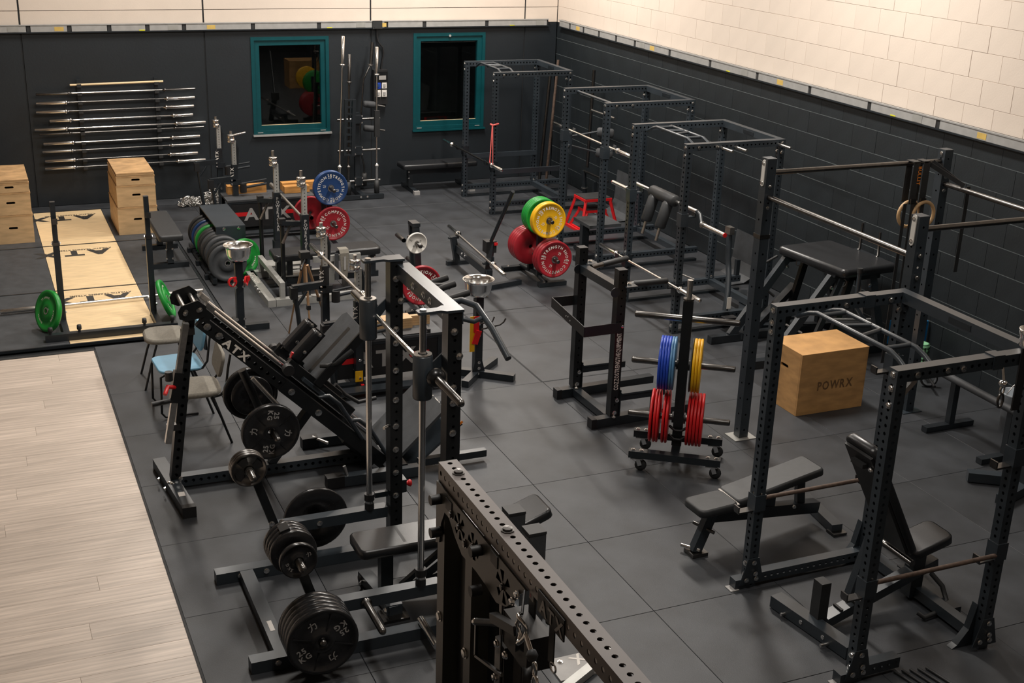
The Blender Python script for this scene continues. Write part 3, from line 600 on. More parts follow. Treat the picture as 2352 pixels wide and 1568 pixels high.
# ================================================================ power racks along the right wall
PW = .072
def power_rack(label, x0, x1, y0, y1, h, grip='multi', ext=.45, w=PW, sp=.05, pegs=False, m='rack_paint'):
    t = thing('power_rack', label, 'rack', ((x0 + x1) / 2, (y0 + y1) / 2, 0), 'power racks along the right wall'); k = w / 2
    for x in (x0, x1):
        for y in (y0, y1):
            part('upright', B().perf((x, y, .002 if x == x0 else .19), (x, y, h - w), w, w, sp, .011, 'abcd', up=(0, 1, 0)), M[m], t)
    for y in (y0, y1):
        part('top_beam', B().perf((x0 - k, y, h - k), (x1 + k, y, h - k), w, w, sp, .011, 'ac'), M[m], t)
        part('base_beam', B().perf((x0 + k, y, .15), (x1 + ext, y, .15), w, w, sp, .011, 'ac'), M[m], t)
        part('floor_plate', B().bb(x0 + k, x1 + ext, y - .03, y + .03, .002, .03), M['black_paint'], t)
        if ext > .3: beam(t, 'storage_pin', (x1 + ext - .04, y, .19), (x1 + ext - .04, y, .38), .05)
    beam(t, 'rear_top_beam', (x1, y0 + k, h - k), (x1, y1 - k, h - k), w, w, m); beam(t, 'rear_base_beam', (x1, y0 + k, .15), (x1, y1 - k, .15), w, w, m)
    part('name_plate', B().bb(x1 - k - .004, x1 - k, (y0 + y1) / 2 - .1, (y0 + y1) / 2 + .1, h - .06, h - .02), M['black_paint'], t)
    zb = h - .05
    if grip == 'multi':
        ya, yb = y0 + k, y1 - k; L = yb - ya
        def tb_(xo):
            b = B(); x = x0 + xo; b.tube([(x, ya, zb - .03), (x, ya + .12, zb + .03), (x, ya + .2, zb + .055), (x, yb - .2, zb + .055), (x, yb - .12, zb + .03), (x, yb, zb - .03)], .016, 8); return b
        part('grip_bar', tb_(.13), M[m], t); part('grip_bar', tb_(.32), M[m], t)
        for f, a in ((.22, 0), (.42, .05), (.60, -.05), (.78, 0)): part('grip_rung', B().cyl((x0 + .13, ya + L * f, zb + .055), (x0 + .32, ya + L * (f + a), zb + .055), .016, 8), M[m], t)
    else: part('pull_up_bar', B().cyl((x0 + .14, y0 + k, zb + .01), (x0 + .14, y1 - k, zb + .01), .017, 10), M[m], t)
    if pegs:
        for x in pegs: part('peg', B().cyl((x, y0 - k, h - .05), (x, y0 - k - .22, h - .05), .014, 10), M['steel'], t)
    bl = []
    for y in (y0, y1): bl += [((x0 - k, y, h - .035), (-1, 0, 0)), ((x0 - k, y, h - .12), (-1, 0, 0)), ((x0 - k, y, .18), (-1, 0, 0)), ((x0 - k, y, .09), (-1, 0, 0))]
    bl += [((x0 + .11, y0 - k, h - .04), (0, -1, 0)), ((x0 + .33, y0 - k, h - .04), (0, -1, 0)), ((x1, y0 - k, h - .04), (0, -1, 0)), ((x1, y0 - k, h - .14), (0, -1, 0)), ((x1 - .05, y1 - k, h - .12), (0, -1, 0)), ((x1 - .06, y0 - k, h - .12), (0, -1, 0)), ((x1, y1 - k, .21), (0, -1, 0))]
    bolts(t, bl, .016); return t
RA = power_rack('black power rack farthest away, in the corner beside the right window', 6.95, 8.10, 16.5, 17.62, 2.05, ext=.55)
RB = power_rack('middle black power rack of the row, with one straight pull-up bar', 7.19, 8.37, 13.56, 14.70, 2.105, 'straight', ext=.25)
RC = power_rack('nearest black power rack of the row, multi-grip bars and pegs on top', 6.90, 8.05, 11.17, 12.31, 2.09, pegs=(7.28, 7.45, 8.0), ext=.42)
def cup(rack, x, y, z, side=-1, m='black_paint'):
    """sandwich cup around an upright with its lip on the side -1 (outside) or 1 (inside)"""
    b = B().bb(x - .045, x + .045, y - .047, y + .047, z - .12, z + .02); part('hook_sleeve', b, M[m], rack)
    b = B().bb(x + side * .045, x + side * .14, y - .035, y + .035, z - .03, z - .018).bb(x + side * .128, x + side * .14, y - .035, y + .035, z - .018, z + .035); part('hook_lip', b, M[m], rack)
for y in (16.5, 17.62): cup(RA, 6.95, y, .77)
for y in (13.56, 14.70): cup(RB, 7.19, y, 1.545, 1, 'rack_paint')
for y in (11.17, 12.31): cup(RC, 6.90, y, .56); cup(RC, 6.90, y, 1.33, 1, 'rack_paint')
for y in (16.5, 17.62): part('safety_bar', B().beam((6.95, y - .06, .64), (8.1, y - .06, .64), .03, .07), M['rack_paint'], RA)
barbell('thin black barbell with silver sleeves on the far rack by the corner', (6.85, 15.95, .775), (6.80, 18.15, .775), .36, .024, .0145, 'chrome', 'dark_steel', 'barbells on the racks')
barbell('bright silver barbell held high inside the middle rack', (7.29, 13.03, 1.54), (7.29, 15.25, 1.545), .40, .025, .016, 'chrome', 'chrome', 'barbells on the racks')
barbell('bright silver barbell low in front of the nearest rack of the row', (6.81, 10.55, .575), (6.80, 12.80, .565), .42, .025, .0155, 'chrome', 'chrome', 'barbells on the racks')
# safety squat bar
t = thing('safety_squat_bar', 'padded yoke bar with two handles and bent chrome ends on the nearest rack', 'barbell', (7.02, 11.7, 1.35)); X = 7.03
part('shaft', B().cyl((X, 11.1, 1.375), (X, 12.5, 1.375), .022), M['steel'], t)
part('camber', B().tube([(X, 11.1, 1.375), (X, 11.04, 1.36), (X - .0, 11.0, 1.27), (X, 10.96, 1.255)], .026), M['black_paint'], t); part('camber', B().tube([(X, 12.5, 1.375), (X, 12.56, 1.36), (X, 12.6, 1.27), (X, 12.64, 1.255)], .026), M['black_paint'], t)
for a, c in ((10.96, 10.54), (12.64, 13.0)):
    s_ = part('sleeve', B().cyl((X, a, 1.265), (X, c, 1.265), .026), M['chrome'], t); part('collar', B().cyl((X, a, 1.265), (X, a + (.02 if a < 11.5 else -.02), 1.265), .038), M['steel'], t)
    part('end_cap', B().cyl((X, c, 1.265), (X, c + (-.006 if c < 11 else .006), 1.265), .024), M['bright_red'], t, 'red end cap')
part('yoke_pad', B().lathe([(.001, 0), (.055, .0), (.068, .02), (.068, .50), (.055, .52), (.001, .52)], (X - .02, 11.52, 1.385), (0, 1, 0), 16), M['vinyl_matte'], t)
for y in (11.62, 11.93):
    part('handle_pad', B().lathe([(.001, 0), (.045, 0), (.062, .03), (.062, .28), (.05, .30), (.001, .30)], (X - .05, y, 1.36), (-.30, .0, -1), 14), M['vinyl_matte'], t); part('handle', B().cyl((X - .13, y, 1.09), (X - .17, y, .93), .017, 10), M['steel'], t)
# resistance band on the far rack
solo('resistance_band', B().tube([(6.905, 16.455, 1.31), (6.99, 16.455, 1.33), (6.99, 16.54, 1.33), (6.905, 16.54, 1.31)], .014, 6, True).tube([(6.90, 16.46, 1.31), (6.85, 16.40, .80), (6.85, 16.32, .76), (6.84, 16.27, .80), (6.90, 16.45, 1.30)], .009, 6), M['pink_band'], 'salmon pink rubber band looped from an upright of the far rack over its barbell', 'band', (6.9, 16.45, 1.3), None)
# attachments stored on the wall side
t = thing('roller_attachment', 'pair of black foam rollers on thin arms inside the middle rack', 'attachment', (7.9, 14.75, 1.3))
for z in (1.47, 1.19): part('roller', B().lathe([(.001, 0), (.05, 0), (.062, .02), (.062, .2), (.05, .22), (.001, .22)], (7.78, 14.92, z), (1, -.3, -.1), 16), M['foam_grey'], t); part('arm', B().cyl((7.42, 15.0, z - .06 if z > 1.3 else z + .1), (7.79, 14.93, z), .013), M['rack_paint'], t)
part('bracket', B().bb(7.39, 7.43, 14.96, 15.02, 1.2, 1.45), M['rack_paint'], t); part('strut', B().beam((7.41, 14.99, 1.3), (7.24, 14.74, 1.3), .03), M['rack_paint'], t)
solo('wooden_pole', B().cyl((8.43, 18.1, .0), (8.55, 18.1, 1.75), .026, 10), M['dark_steel'], 'grey steel bar leaning upright in the corner behind the far rack', 'bar', (8.43, 18.1, 0))
solo('scuffed_bar', B().cyl((8.48, 17.95, .0), (8.62, 17.98, 1.98), .022, 10), M['rust'], 'scuffed bronze brown bar standing upright in the corner behind the far rack', 'bar', (8.48, 17.95, 0))
t = thing('storage_post', 'short black post with a side arm by the wall behind the middle rack', 'stand', (8.62, 16.85, 0))
part('post', B().cyl((8.64, 16.86, .0), (8.6, 16.86, .48), .035), M['black_paint'], t); part('handle_arm', B().cyl((8.60, 16.86, .47), (8.62, 16.1, .47), .02), M['dark_steel'], t); part('collar', B().cyl((8.63, 16.86, .2), (8.63, 16.86, .215), .055), M['steel'], t)
t = thing('angled_grip', 'dark angled bar with a horizontal grip standing against the right wall above the middle rack', 'bar', (8.7, 16.9, 1.3))
part('shaft', B().cyl((8.70, 16.95, .5), (8.70, 16.9, 1.98), .024), M['dark_steel'], t); part('grip', B().cyl((8.70, 16.92, 1.38), (8.72, 16.2, 1.38), .02), M['steel'], t)
# red step stools and the low bench behind
def stool(label, x, y, w, d, h, slab=.03, rz=0):
    t = thing('step_stool', label, 'stool', (x, y, 0), 'red plyometric steps'); t.rotation_euler = (0, 0, rz)
    s_ = .07
    part('top_frame', B().bb(x - w / 2, x + w / 2, y - d / 2, y + d / 2, h - .045, h - .01), M['bright_red'], t); part('top_mat', B().bb(x - w / 2 + .012, x + w / 2 - .012, y - d / 2 + .012, y + d / 2 - .012, h - .01, h), M['rubber_black'], t)
    for a in (-1, 1):
        for c in (-1, 1): part('leg', B().beam((x + a * (w / 2 - .02), y + c * (d / 2 - .02), h - .045), (x + a * (w / 2 + s_), y + c * (d / 2 + s_), .03), .035), M['bright_red'], t)
        part('foot_rail', B().beam((x + a * (w / 2 + s_), y - d / 2 - s_, .018), (x + a * (w / 2 + s_), y + d / 2 + s_, .018), .035), M['bright_red'], t)
    part('foot_rail', B().beam((x - w / 2 - s_, y - d / 2 - s_, .018), (x + w / 2 + s_, y - d / 2 - s_, .018), .035), M['bright_red'], t); return t
stool('taller red step stool with a black top, between middle rack and wall', 8.02, 15.4, .42, .36, .47); stool('smaller red step stool nested under the taller red one', 8.02, 15.4, .32, .27, .30)
t = thing('low_step_bench', 'low bench with a ribbed grey-black top seen under the middle rack', 'bench', (7.5, 14.2, 0))
part('top', B().bb(7.28, 7.74, 14.02, 14.5, .40, .44), M['rubber_grey'], t); beam(t, 'post', (7.33, 14.26, .05), (7.33, 14.26, .40), .10, .08, up=(0, 1, 0)); beam(t, 'foot', (7.06, 14.0, .03), (7.45, 14.0, .03), .07); beam(t, 'foot_beam', (7.33, 14.0, .04), (7.33, 14.5, .04), .06)
for x, y0, y1, z, w, lab in ((8.83, 15.55, 16.2, .62, 0, 'grey rubber mat curling up against the wall behind the middle rack'), (8.84, 12.45, 12.98, .56, 0, 'grey rubber mat leaning on the wall behind the nearest rack of the row')):
    b = B(); pr = [(-.42, .012), (-.2, .02), (-.1, .07), (-.04, .2), (-.01, z)]
    for (a, c), (d_, e) in zip(pr[:-1], pr[1:]): b.add([(x + a, y0, c), (x + a, y1, c), (x + d_, y1, e), (x + d_, y0, e), (x + a, y0, c - .01), (x + a, y1, c - .01), (x + d_ + .008, y1, e), (x + d_ + .008, y0, e)], [(0, 1, 2, 3), (7, 6, 5, 4), (0, 3, 7, 4), (1, 5, 6, 2)])
    solo('rubber_mat', b, M['rubber_grey'], lab, 'mat', (x - .2, (y0 + y1) / 2, 0))
# machine between the nearest rack and the wall: belt lever with curved arm
t = thing('lever_machine', 'black floor machine with an S-curved lever arm inside the nearest rack of the row', 'machine', (7.9, 11.6, 0))
part('lever', B().tube([(7.63, 11.35, 1.02), (7.63, 11.33, .75), (7.61, 11.26, .58), (7.54, 11.14, .42), (7.50, 11.1, .22)], .032, 8), M['rack_paint'], t); part('lever_base', B().box((7.53, 11.05, .12), (.16, .10, .08)), M['black_plastic'], t)
part('hook', B().bb(7.60, 7.66, 11.30, 11.40, 1.02, 1.10), M['steel'], t); part('decal', B().bb(7.495, 7.545, 11.065, 11.07, .25, .38), M['white_print'], t)
beam(t, 'floor_beam', (7.45, 10.72, .06), (8.35, 12.0, .06), .08); beam(t, 'diagonal_beam', (7.50, 10.6, .14), (8.2, 10.85, .52), .08, .07); beam(t, 'cross_beam', (7.55, 10.95, .06), (8.5, 10.72, .06), .08); beam(t, 'rear_post', (8.5, 10.75, .09), (8.5, 10.75, .3), .06)
part('lock_pin', B().cyl((7.92, 10.55, .2), (8.05, 10.42, .13), .012), M['steel'], t); part('lock_pin', B().cyl((7.55, 12.2, .32), (7.7, 12.1, .26), .012), M['steel'], t)
# ================================================================ plate trees in the middle
def tree_base(name, label, x, y0, y1, zt, feet, horns, legs=True):
    t = thing(name, label, 'plate tree', (x, (y0 + y1) / 2, 0)); ym = (y0 + y1) / 2
    for fy, fx0, fx1 in feet: beam(t, 'foot', (fx0, fy, .03), (fx1, fy, .03), .075, .05)
    fm = sum(f[1] + f[2] for f in feet) / (2 * len(feet))
    part('base_bar', B().tube([(fm, feet[0][0], .05), (fm, ym, .09), (fm, feet[-1][0], .05)], .03, 8), M['black_paint'], t)
    for fy in (feet[0][0], feet[-1][0]): beam(t, 'post_leg', (fm, fy * .35 + ym * .65, .07), (x, ym * .75 + fy * .25, zt), .07, .05, up=(0, 1, 0))
    part('cap', B().box((x, ym, zt), (.09, .16, .04)), M['black_paint'], t)
    for hx, ya, yb, z in horns: part('horn', B().lathe([(.001, 0), (.022, .0), (.025, .006), (.025, abs(yb - ya))], (hx, ya, z), (0, 1 if yb > ya else -1, 0), 14), M['dark_steel'], t)
    bolts(t, [((feet[-1][1] + .08, feet[-1][0], .055), (0, 0, 1)), ((feet[0][1] + .08, feet[0][0], .055), (0, 0, 1))], .014)
    return t
tree_base('plate_tree', 'black plate tree by the wall windows with blue and red plates', 4.25, 15.45, 16.1, .9, [(15.3, 4.1, 4.5), (16.2, 4.1, 4.5)], [(4.25, 15.28, 15.7, .80), (4.27, 15.28, 15.7, .33), (4.08, 16.2, 15.8, .33)])
plate('blue competition plate with white lettering, top of the far plate tree', (4.25, 15.46, .80), (0, -1, 0), .226, .035, 'blue', 'comp', -85, '20', 'plates on the far tree')
plate('blue competition plate hidden behind the lettered blue one on the far tree', (4.25, 15.505, .80), (0, -1, 0), .225, .035, 'blue', 'comp', 0, '20', 'plates on the far tree', face=False)
plate('red competition plate with white lettering, under the blue one on the far tree', (4.272, 15.46, .33), (0, -1, 0), .226, .04, 'red', 'comp', 150, '25', 'plates on the far tree')
plate('plain backed red plate at the rear of the far plate tree', (4.10, 15.95, .36), (0, -1, 0), .225, .05, 'red', 'comp', 0, '25', 'plates on the far tree', face=False)
tree_base('plate_tree', 'black plate tree on two flat feet in mid floor carrying yellow, green and red plates', 6.25, 13.1, 13.75, .92, [(13.12, 6.16, 6.52), (13.86, 6.0, 6.34)], [(6.245, 12.98, 13.3, .83), (6.325, 12.94, 13.3, .35), (6.205, 13.9, 13.5, .41), (6.31, 13.85, 13.4, .79)])
for k in range(2): plate(['front yellow competition plate with white lettering on the mid-floor tree', 'second yellow plate right behind the lettered yellow one'][k], (6.245, 13.09 + .045 * k, .83), (0, -1, 0), .218, .04, 'yellow', 'comp', -42, '15', 'plates on the mid-floor tree', k == 0)
for k in range(4): plate('green plate on the mid-floor tree, %s behind the yellow pair' % ['first', 'second', 'third', 'rearmost'][k], (6.31, 13.40 + .04 * k, .79), (0, -1, 0), .225, .035, 'green', 'comp', 0, '10', 'plates on the mid-floor tree', False)
for k in range(3): plate(['front lettered red competition plate', 'red plate just behind the lettered red one', 'third red plate behind the lettered red one'][k] + ', low on the mid-floor tree', (6.325 - .004 * k, 13.06 + .052 * k, .352), (0, -1, 0), .226, .048, 'red', 'comp', -14, '25', 'plates on the mid-floor tree', k == 0)
for k in range(4): plate(['bare red plate facing us, foremost of the rear stack', 'second red plate of the rear stack', 'third red plate of the rear stack', 'rearmost red plate of the rear stack'][k] + ' on the mid-floor tree', (6.205, 13.50 + .052 * k, .405), (0, -1, 0), .225, .048, 'red', 'plain', 0, '25', 'plates on the mid-floor tree', False)
solo('steel_hub', B().disc((6.25, 13.472, .31), (0, -1, 0), .005, .03, .005, 16), M['steel'], 'small round steel badge on the rear red plate of the mid-floor tree', 'badge', (6.25, 13.472, .31))
tree_base('plate_tree', 'slim black A-shaped plate tree with a small white and a big red plate', 4.46, 12.55, 13.05, 1.0, [(12.6, 4.3, 4.74), (13.1, 4.3, 4.7)], [(4.385, 12.36, 12.75, .863), (4.45, 12.38, 12.75, .375), (4.36, 13.1, 12.85, .80), (4.5, 13.15, 12.9, .5)])
plate('small white plate with dark markings, top of the A-shaped tree', (4.386, 12.5, .863), (0, -1, 0), .118, .03, 'white_plate', 'comp', -30, '5', 'plates on the A-shaped tree', words=(' ', ' '), printm='black_print')
plate('red competition plate low on the A-shaped tree behind the lever handles', (4.446, 12.5, .376), (0, -1, 0), .226, .045, 'red', 'comp', 210, '25', 'plates on the A-shaped tree')

# ================================================================ bench press stands
def stack_text(parent, s, x, y, z, size, step, m='white_print'):
    b = B(); 
    for i, ch in enumerate(s): b.glyphs(ch, size, (x, y, z - i * step), (1, 0, 0), (0, 0, 1), bold=.03, center=True)
    part('lettering', b, M[m], parent)
def upright_head(t, x, y, z0, z1, z2, lever=False):
    """silver telescopic tube with a chrome roller head and a pin on top"""
    part('inner_post', B().perf((x, y, z0), (x, y, z1), .055, .055, .035, .006, 'ac', up=(1, 0, 0)), M['silver_paint'], t)
    part('roller_head', B().lathe([(.001, 0), (.046, 0), (.05, .006), (.05, .045), (.043, .05), (.043, .056), (.05, .06), (.05, .1), (.046, .106), (.001, .106)], (x - .03, y - .01, z1 - .02), (0, 0, 1), 18), M['chrome'], t)
    part('pin', B().cyl((x - .03, y - .01, z1 + .08), (x - .03, y - .01, z2), .017, 10), M['steel'], t)
    if lever: part('lever', B().cyl((x - .03, y - .01, z1 + .07), (x + .17, y + .02, z1 + .10), .012, 8), M['chrome'], t)
# --- silver and black stand with bench
t = thing('bench_press_rack', 'silver framed bench press stand with tall black lettered uprights and a black bench', 'bench', (3.5, 13.95, 0)); S = 'silver_paint'
beam(t, 'side_beam', (2.97, 13.34, .04), (2.97, 14.52, .04), .09, .08, S); beam(t, 'front_beam', (3.02, 13.385, .04), (4.05, 13.40, .04), .09, .08, S); beam(t, 'rear_beam', (3.02, 14.5, .04), (3.7, 14.5, .04), .09, .08, S)
part('lettering', B().glyphs('W2POWER4', .085, (2.94, 14.45, .081), (0, -1, 0), (1, 0, 0), bold=.02, sx=.85), M['white_print'], t)
bolts(t, [((2.923, 14.0 - .12 * k, .045), (-1, 0, 0)) for k in range(3)], .012)
beam(t, 'raised_rail', (3.10, 13.36, .24), (3.10, 14.5, .24), .055, .06, S); beam(t, 'rail_leg', (3.10, 13.385, .08), (3.10, 13.385, .21), .055, .055, S); beam(t, 'rail_leg', (3.10, 14.47, .08), (3.10, 14.47, .21), .055, .055, S)
part('tread_plate', B().bb(3.13, 3.55, 13.9, 14.03, .16, .175), M[S], t); part('tread_plate', B().bb(3.1, 3.6, 14.2, 14.45, .20, .215), M[S], t); beam(t, 'cross_tube', (3.12, 14.12, .13), (3.9, 14.12, .13), .06, .06, S)
for y, z2 in ((13.45, 1.02), (14.55, 1.02)):
    x = 3.39 if y < 14 else 3.335
    beam(t, 'upright', (x, y, .08), (x, y, z2), .085, .085, 'black_paint', up=(0, 1, 0)); upright_head(t, x, y, z2, 1.36, 1.52)
    stack_text(t, 'POWER4GEAR', x, y - .043, .93, .05, .042, 'grey_print'); part('coupling', B().box((x, y, .3), (.11, .11, .25)), M['black_paint'], t)
    rx, ry = 3.17, y + .15
    part('lift_rod', B().cyl((rx, ry, .03), (rx, ry, .89), .026, 10), M['satin_black'], t); beam(t, 'top_arm', (rx - .03, ry, .90), (x, y + .06, .90), .05, .05, 'black_paint'); part('rod_cap', B().box((rx, ry, .92), (.07, .07, .06)), M['black_plastic'], t)
    part('spotter_lever', B().beam((rx + .12, ry - .02, .93), (rx - .02, ry - .08, .68), .03, .018), M['steel'], t)
    part('guide_sleeve', B().cyl((rx, ry, .02), (rx, ry, .2), .034, 10), M['black_paint'], t)
part('safety_bar', B().cyl((3.38, 14.9, 1.0), (3.36, 13.50, .995), .015, 10), M['steel'], t); part('bar_sleeve', B().cyl((3.38, 15.02, 1.0), (3.38, 14.72, 1.0), .026, 10), M['steel'], t)
pads(t, 'bench_pad', (3.75, 13.93, .385), (1, 0, 0), (0, 1, 0), 1.28, .34, .08, 'vinyl', .05)
part('side_tube', B().bb(3.55, 4.12, 13.715, 13.755, .36, .43), M[S], t)
for x in (3.2, 3.32, 4.33): beam(t, 'bench_leg', (x, 13.95, .09), (x, 13.95, .39), .07, .07)
beam(t, 'bench_post', (3.78, 13.80, .08), (3.78, 13.80, .39), .07, .06, S); beam(t, 'bench_beam', (3.15, 13.95, .10), (4.4, 13.95, .10), .06, .07)
bolts(t, [((4.30, 13.73, .36), (0, -1, 0))], .014)
t = thing('lifting_belt', 'grey leather lifting belt with a buckle hung over the silver bench tube', 'belt', (3.9, 13.7, .5))
b = B(); pr = [(13.80, .50), (13.70, .50), (13.67, .46), (13.67, .30), (13.68, .16)]
for (a, c), (d_, e) in zip(pr[:-1], pr[1:]):
    wa = .055 - .02 * max(0, (.46 - c)) / .3; wb = .055 - .02 * max(0, (.46 - e)) / .3
    b.add([(3.91 - wa, a, c), (3.91 + wa, a, c), (3.91 + wb, d_, e), (3.91 - wb, d_, e), (3.91 - wa, a + .008, c - .008), (3.91 + wa, a + .008, c - .008), (3.91 + wb, d_ + .008, e - .004), (3.91 - wb, d_ + .008, e - .004)], [(0, 3, 2, 1), (4, 5, 6, 7), (0, 4, 7, 3), (1, 2, 6, 5)])
part('strap', b, M['fabric_grey'], t); part('tongue', B().bb(3.80, 3.845, 13.69, 13.70, .14, .46), M['foam_grey'], t); part('buckle', B().bb(3.875, 3.945, 13.66, 13.68, .06, .15), M['dark_steel'], t); part('print', B().bb(3.90, 3.925, 13.664, 13.668, .26, .42), M['grey_print'], t)
# --- the two alike stands with a lettered spotter table
def combo(label, V1, V2, tx0, tx1, ty0, ty1, big=False):
    t = thing('bench_press_rack', label, 'bench', ((V1[0] + tx1) / 2, (V1[1] + V2[1]) / 2, 0))
    for (x, y) in (V1, V2):
        beam(t, 'upright', (x, y, .05), (x, y, .88), .075, .075, 'black_paint', up=(0, 1, 0)); upright_head(t, x, y, .88, 1.2, 1.33, lever=(y == V2[1] and not big))
        stack = B().glyphs('ATX', .06, (x - .02, y - .039, .70), (0, 0, 1), (-1, 0, 0), bold=.02); part('lettering', stack, M['white_print'], t)
        part('bracket', B().bb(x - .07, x + .07, y - .05, y - .04, .60, .68), M['black_paint'], t); bolts(t, [((x - .05, y - .05, .62 + .05 * q), (0, -1, 0)) for q in range(2)], .009)
        beam(t, 'lever_arm', (x - .34, y - .02, .67), (x + .0, y - .02, .69), .06, .07); part('spotter_handle', B().tube([(x - .32, y - .02, .64), (x - .30, y - .05, .45), (x - .26, y - .05, .05)], .024, 8), M['black_paint'], t)
        part('handle_knuckle', B().box((x - .33, y - .03, .63), (.07, .08, .12)), M['black_plastic'], t); part('link', B().tube([(x - .30, y - .05, .50), (x - .24, y - .05, .58), (x - .2, y - .04, .64)], .016, 6), M['black_paint'], t)
        part('back_strut', B().tube([(x + .045, y + .02, .85), (x + .06, y + .02, 1.08), (x + .03, y + .01, 1.18)], .018, 6), M['black_paint'], t)
        part('foot', B().beam((x - .25, y, .03), (x + .35, y, .03), .08, .06), M['black_paint'], t)
        for q in (0, 1): part('pulley_arm', B().cyl((x + .08, y - .05, .62 - .06 * q), (x + .42, y - .04, .66 - .06 * q), .013 if q == 0 else .018, 8), M['black_paint'], t)
        part('counterweight', B().cyl((x + .10, y - .05, .50), (x + .10, y - .05, .62), .045, 12), M['black_plastic'], t)
        bolts(t, [((x, y - .04, .12), (0, -1, 0)), ((x, y - .04, .3), (0, -1, 0))], .012)
    beam(t, 'base_beam', (V1[0], V1[1], .035), (V2[0], V2[1], .035), .07, .06)
    part('table_top', B().bb(tx0, tx1, ty0, ty1, .425, .45), M['rubber_grey'], t)
    part('logo_panel', B().bb(tx0 + .04, tx1 - .04, ty0 + .02, ty0 + .05, .07, .40), M['black_plastic'], t); part('apron', B().bb(tx0 + .01, tx1 - .01, ty0 + .01, ty0 + .055, .395, .424), M['black_paint'], t)
    for x in (tx0 + .03, tx1 - .03):
        for y in (ty0 + .03, ty1 - .03): beam(t, 'table_leg', (x, y, .0), (x, y, .425), .045)
    L = tx1 - tx0; xm = (tx0 + tx1) / 2 - (.03 if big else .06); yp = ty0 + .0185
    part('stripe', B().bb(tx0 + .10, xm - .22, yp - .001, yp + .001, .22, .275), M['bright_red'], t); part('stripe', B().bb(xm + .25, tx1 - .14, yp - .001, yp + .001, .22, .275), M['bright_red'], t)
    part('lettering', B().glyphs('ATX', .23, (xm, yp, .165), (1, 0, 0), (0, 0, 1), bold=.03, center=True, sx=1.15, lift=.002), M['grey_print'], t)
    part('foot_step', B().bb(tx0 - .1, tx1 - .1, ty0 - .34, ty0 - .20, .05, .075), M['black_paint'], t); return t
C2 = combo('bench press stand with a logo table at the back wall, under the left window', (3.30, 17.9), (3.29, 16.8), 3.12, 4.32, 16.52, 17.0)
C3 = combo('bench press stand with a red-striped logo table in mid floor, nearest of its kind', (3.2, 11.93), (3.2, 10.75), 2.96, 4.08, 10.82, 11.25, True)
part('warning_sticker', B().bb(3.19 - .037, 3.19 + .037, 10.705, 10.712, .085, .19), M['yellow'], C3); part('red_clip', B().box((3.22, 10.695, .03), (.03, .03, .05)), M['bright_red'], C3); part('warning_sticker', B().bb(3.25, 3.33, 16.755, 16.762, .12, .26), M['yellow'], C2)
barbell('silver barbell resting on the mid-floor bench press stand behind the smith machine', (3.13, 9.98, 1.07), (3.13, 12.18, 1.03), .42, .025, .015, 'chrome', 'steel')
for i, (x0, x1, l) in enumerate(((3.2, 3.73, 'left amber wooden beam lying on the logo table at the back wall'), (3.95, 4.43, 'right amber wooden beam lying on the logo table at the back wall'))):
    b = B().box(((x0 + x1) / 2, 16.93, .505), (x1 - x0, .13, .11)); solo('wooden_beam', b, M['wood_beam'], l, 'wood block', ((x0 + x1) / 2, 16.93, .45), 'wooden beams on the logo table')
solo('wooden_beam', B().box((4.12, 16.77, .50), (.35, .12, .09)), M['wood_beam'], 'short amber wooden beam in front of the right beam on the logo table', 'wood block', (4.12, 16.77, .45), 'wooden beams on the logo table')
for k in range(4):
    b = B(); z = .452 + .026 * k; b.box((3.60, 11.10, z + .012), (.46, .16, .024)).box((3.93, 11.10, z + .012), (.20, .045, .024))
    solo('wooden_paddle', b, M['ring_wood'], '%s pale wooden board with a handle, stacked on the mid-floor logo table' % ['lowest', 'second lowest', 'second highest', 'topmost'][k], 'paddle', (3.6, 11.1, z), 'wooden boards on the logo table')
solo('ledge_tray', B().bb(3.5, 3.95, 10.83, 10.98, .451, .462).bb(3.92, 3.95, 10.83, 10.98, .462, .49), M['black_plastic'], 'flat black tray in front of the wooden boards on the logo table', 'tray', (3.7, 10.9, .451))
# ================================================================ chalk bowls on posts
def bowl(label, x, y, z, R=.155, hgt=.165):
    t = thing('metal_bowl', label, 'bowl', (x, y, z)); pr = [(.001, 0), (.085, 0), (.105, .018), (.125, .07), (.132, .13), (R - .012, hgt - .008), (R, hgt), (R - .002, hgt + .003), (R - .014, hgt - .003), (.126, .13), (.118, .07), (.098, .025), (.08, .008), (.001, .008)]
    part('shell', B().lathe(pr, (x, y, z), (0, 0, 1), 36), M['chrome'], t); return t
def post_stand(label, x, y, h, feet, r=.035):
    t = thing('bowl_stand', label, 'stand', (x, y, 0)); part('post', B().beam((x, y, .03), (x, y, h), .078, .078, up=(0, 1, 0)), M['black_paint'], t); part('top_plate', B().bb(x - .07, x + .07, y - .07, y + .07, h - .006, h), M['black_paint'], t)
    for (fx, fy) in feet: beam(t, 'foot', (x, y, .035), (x + fx, y + fy, .035), .075, .065)
    return t
s1_ = post_stand('black post stand with a cross foot holding a chalk bowl in mid floor', 4.385, 10.68, .84, [(.30, -.24), (.30, .27), (-.30, .20), (-.22, -.24)])
part('gusset', B().prism([(-.07, 0), (.07, 0), (.03, .15), (-.03, .15)], (4.385, 10.636, .05), (1, 0, 0), (0, 0, 1), -.008), M['black_paint'], s1_); bolts(s1_, [((4.385, 10.63, .1), (0, -1, 0)), ((4.385, 10.63, .16), (0, -1, 0)), ((4.37, 10.62, .05), (0, -1, 0))], .012)
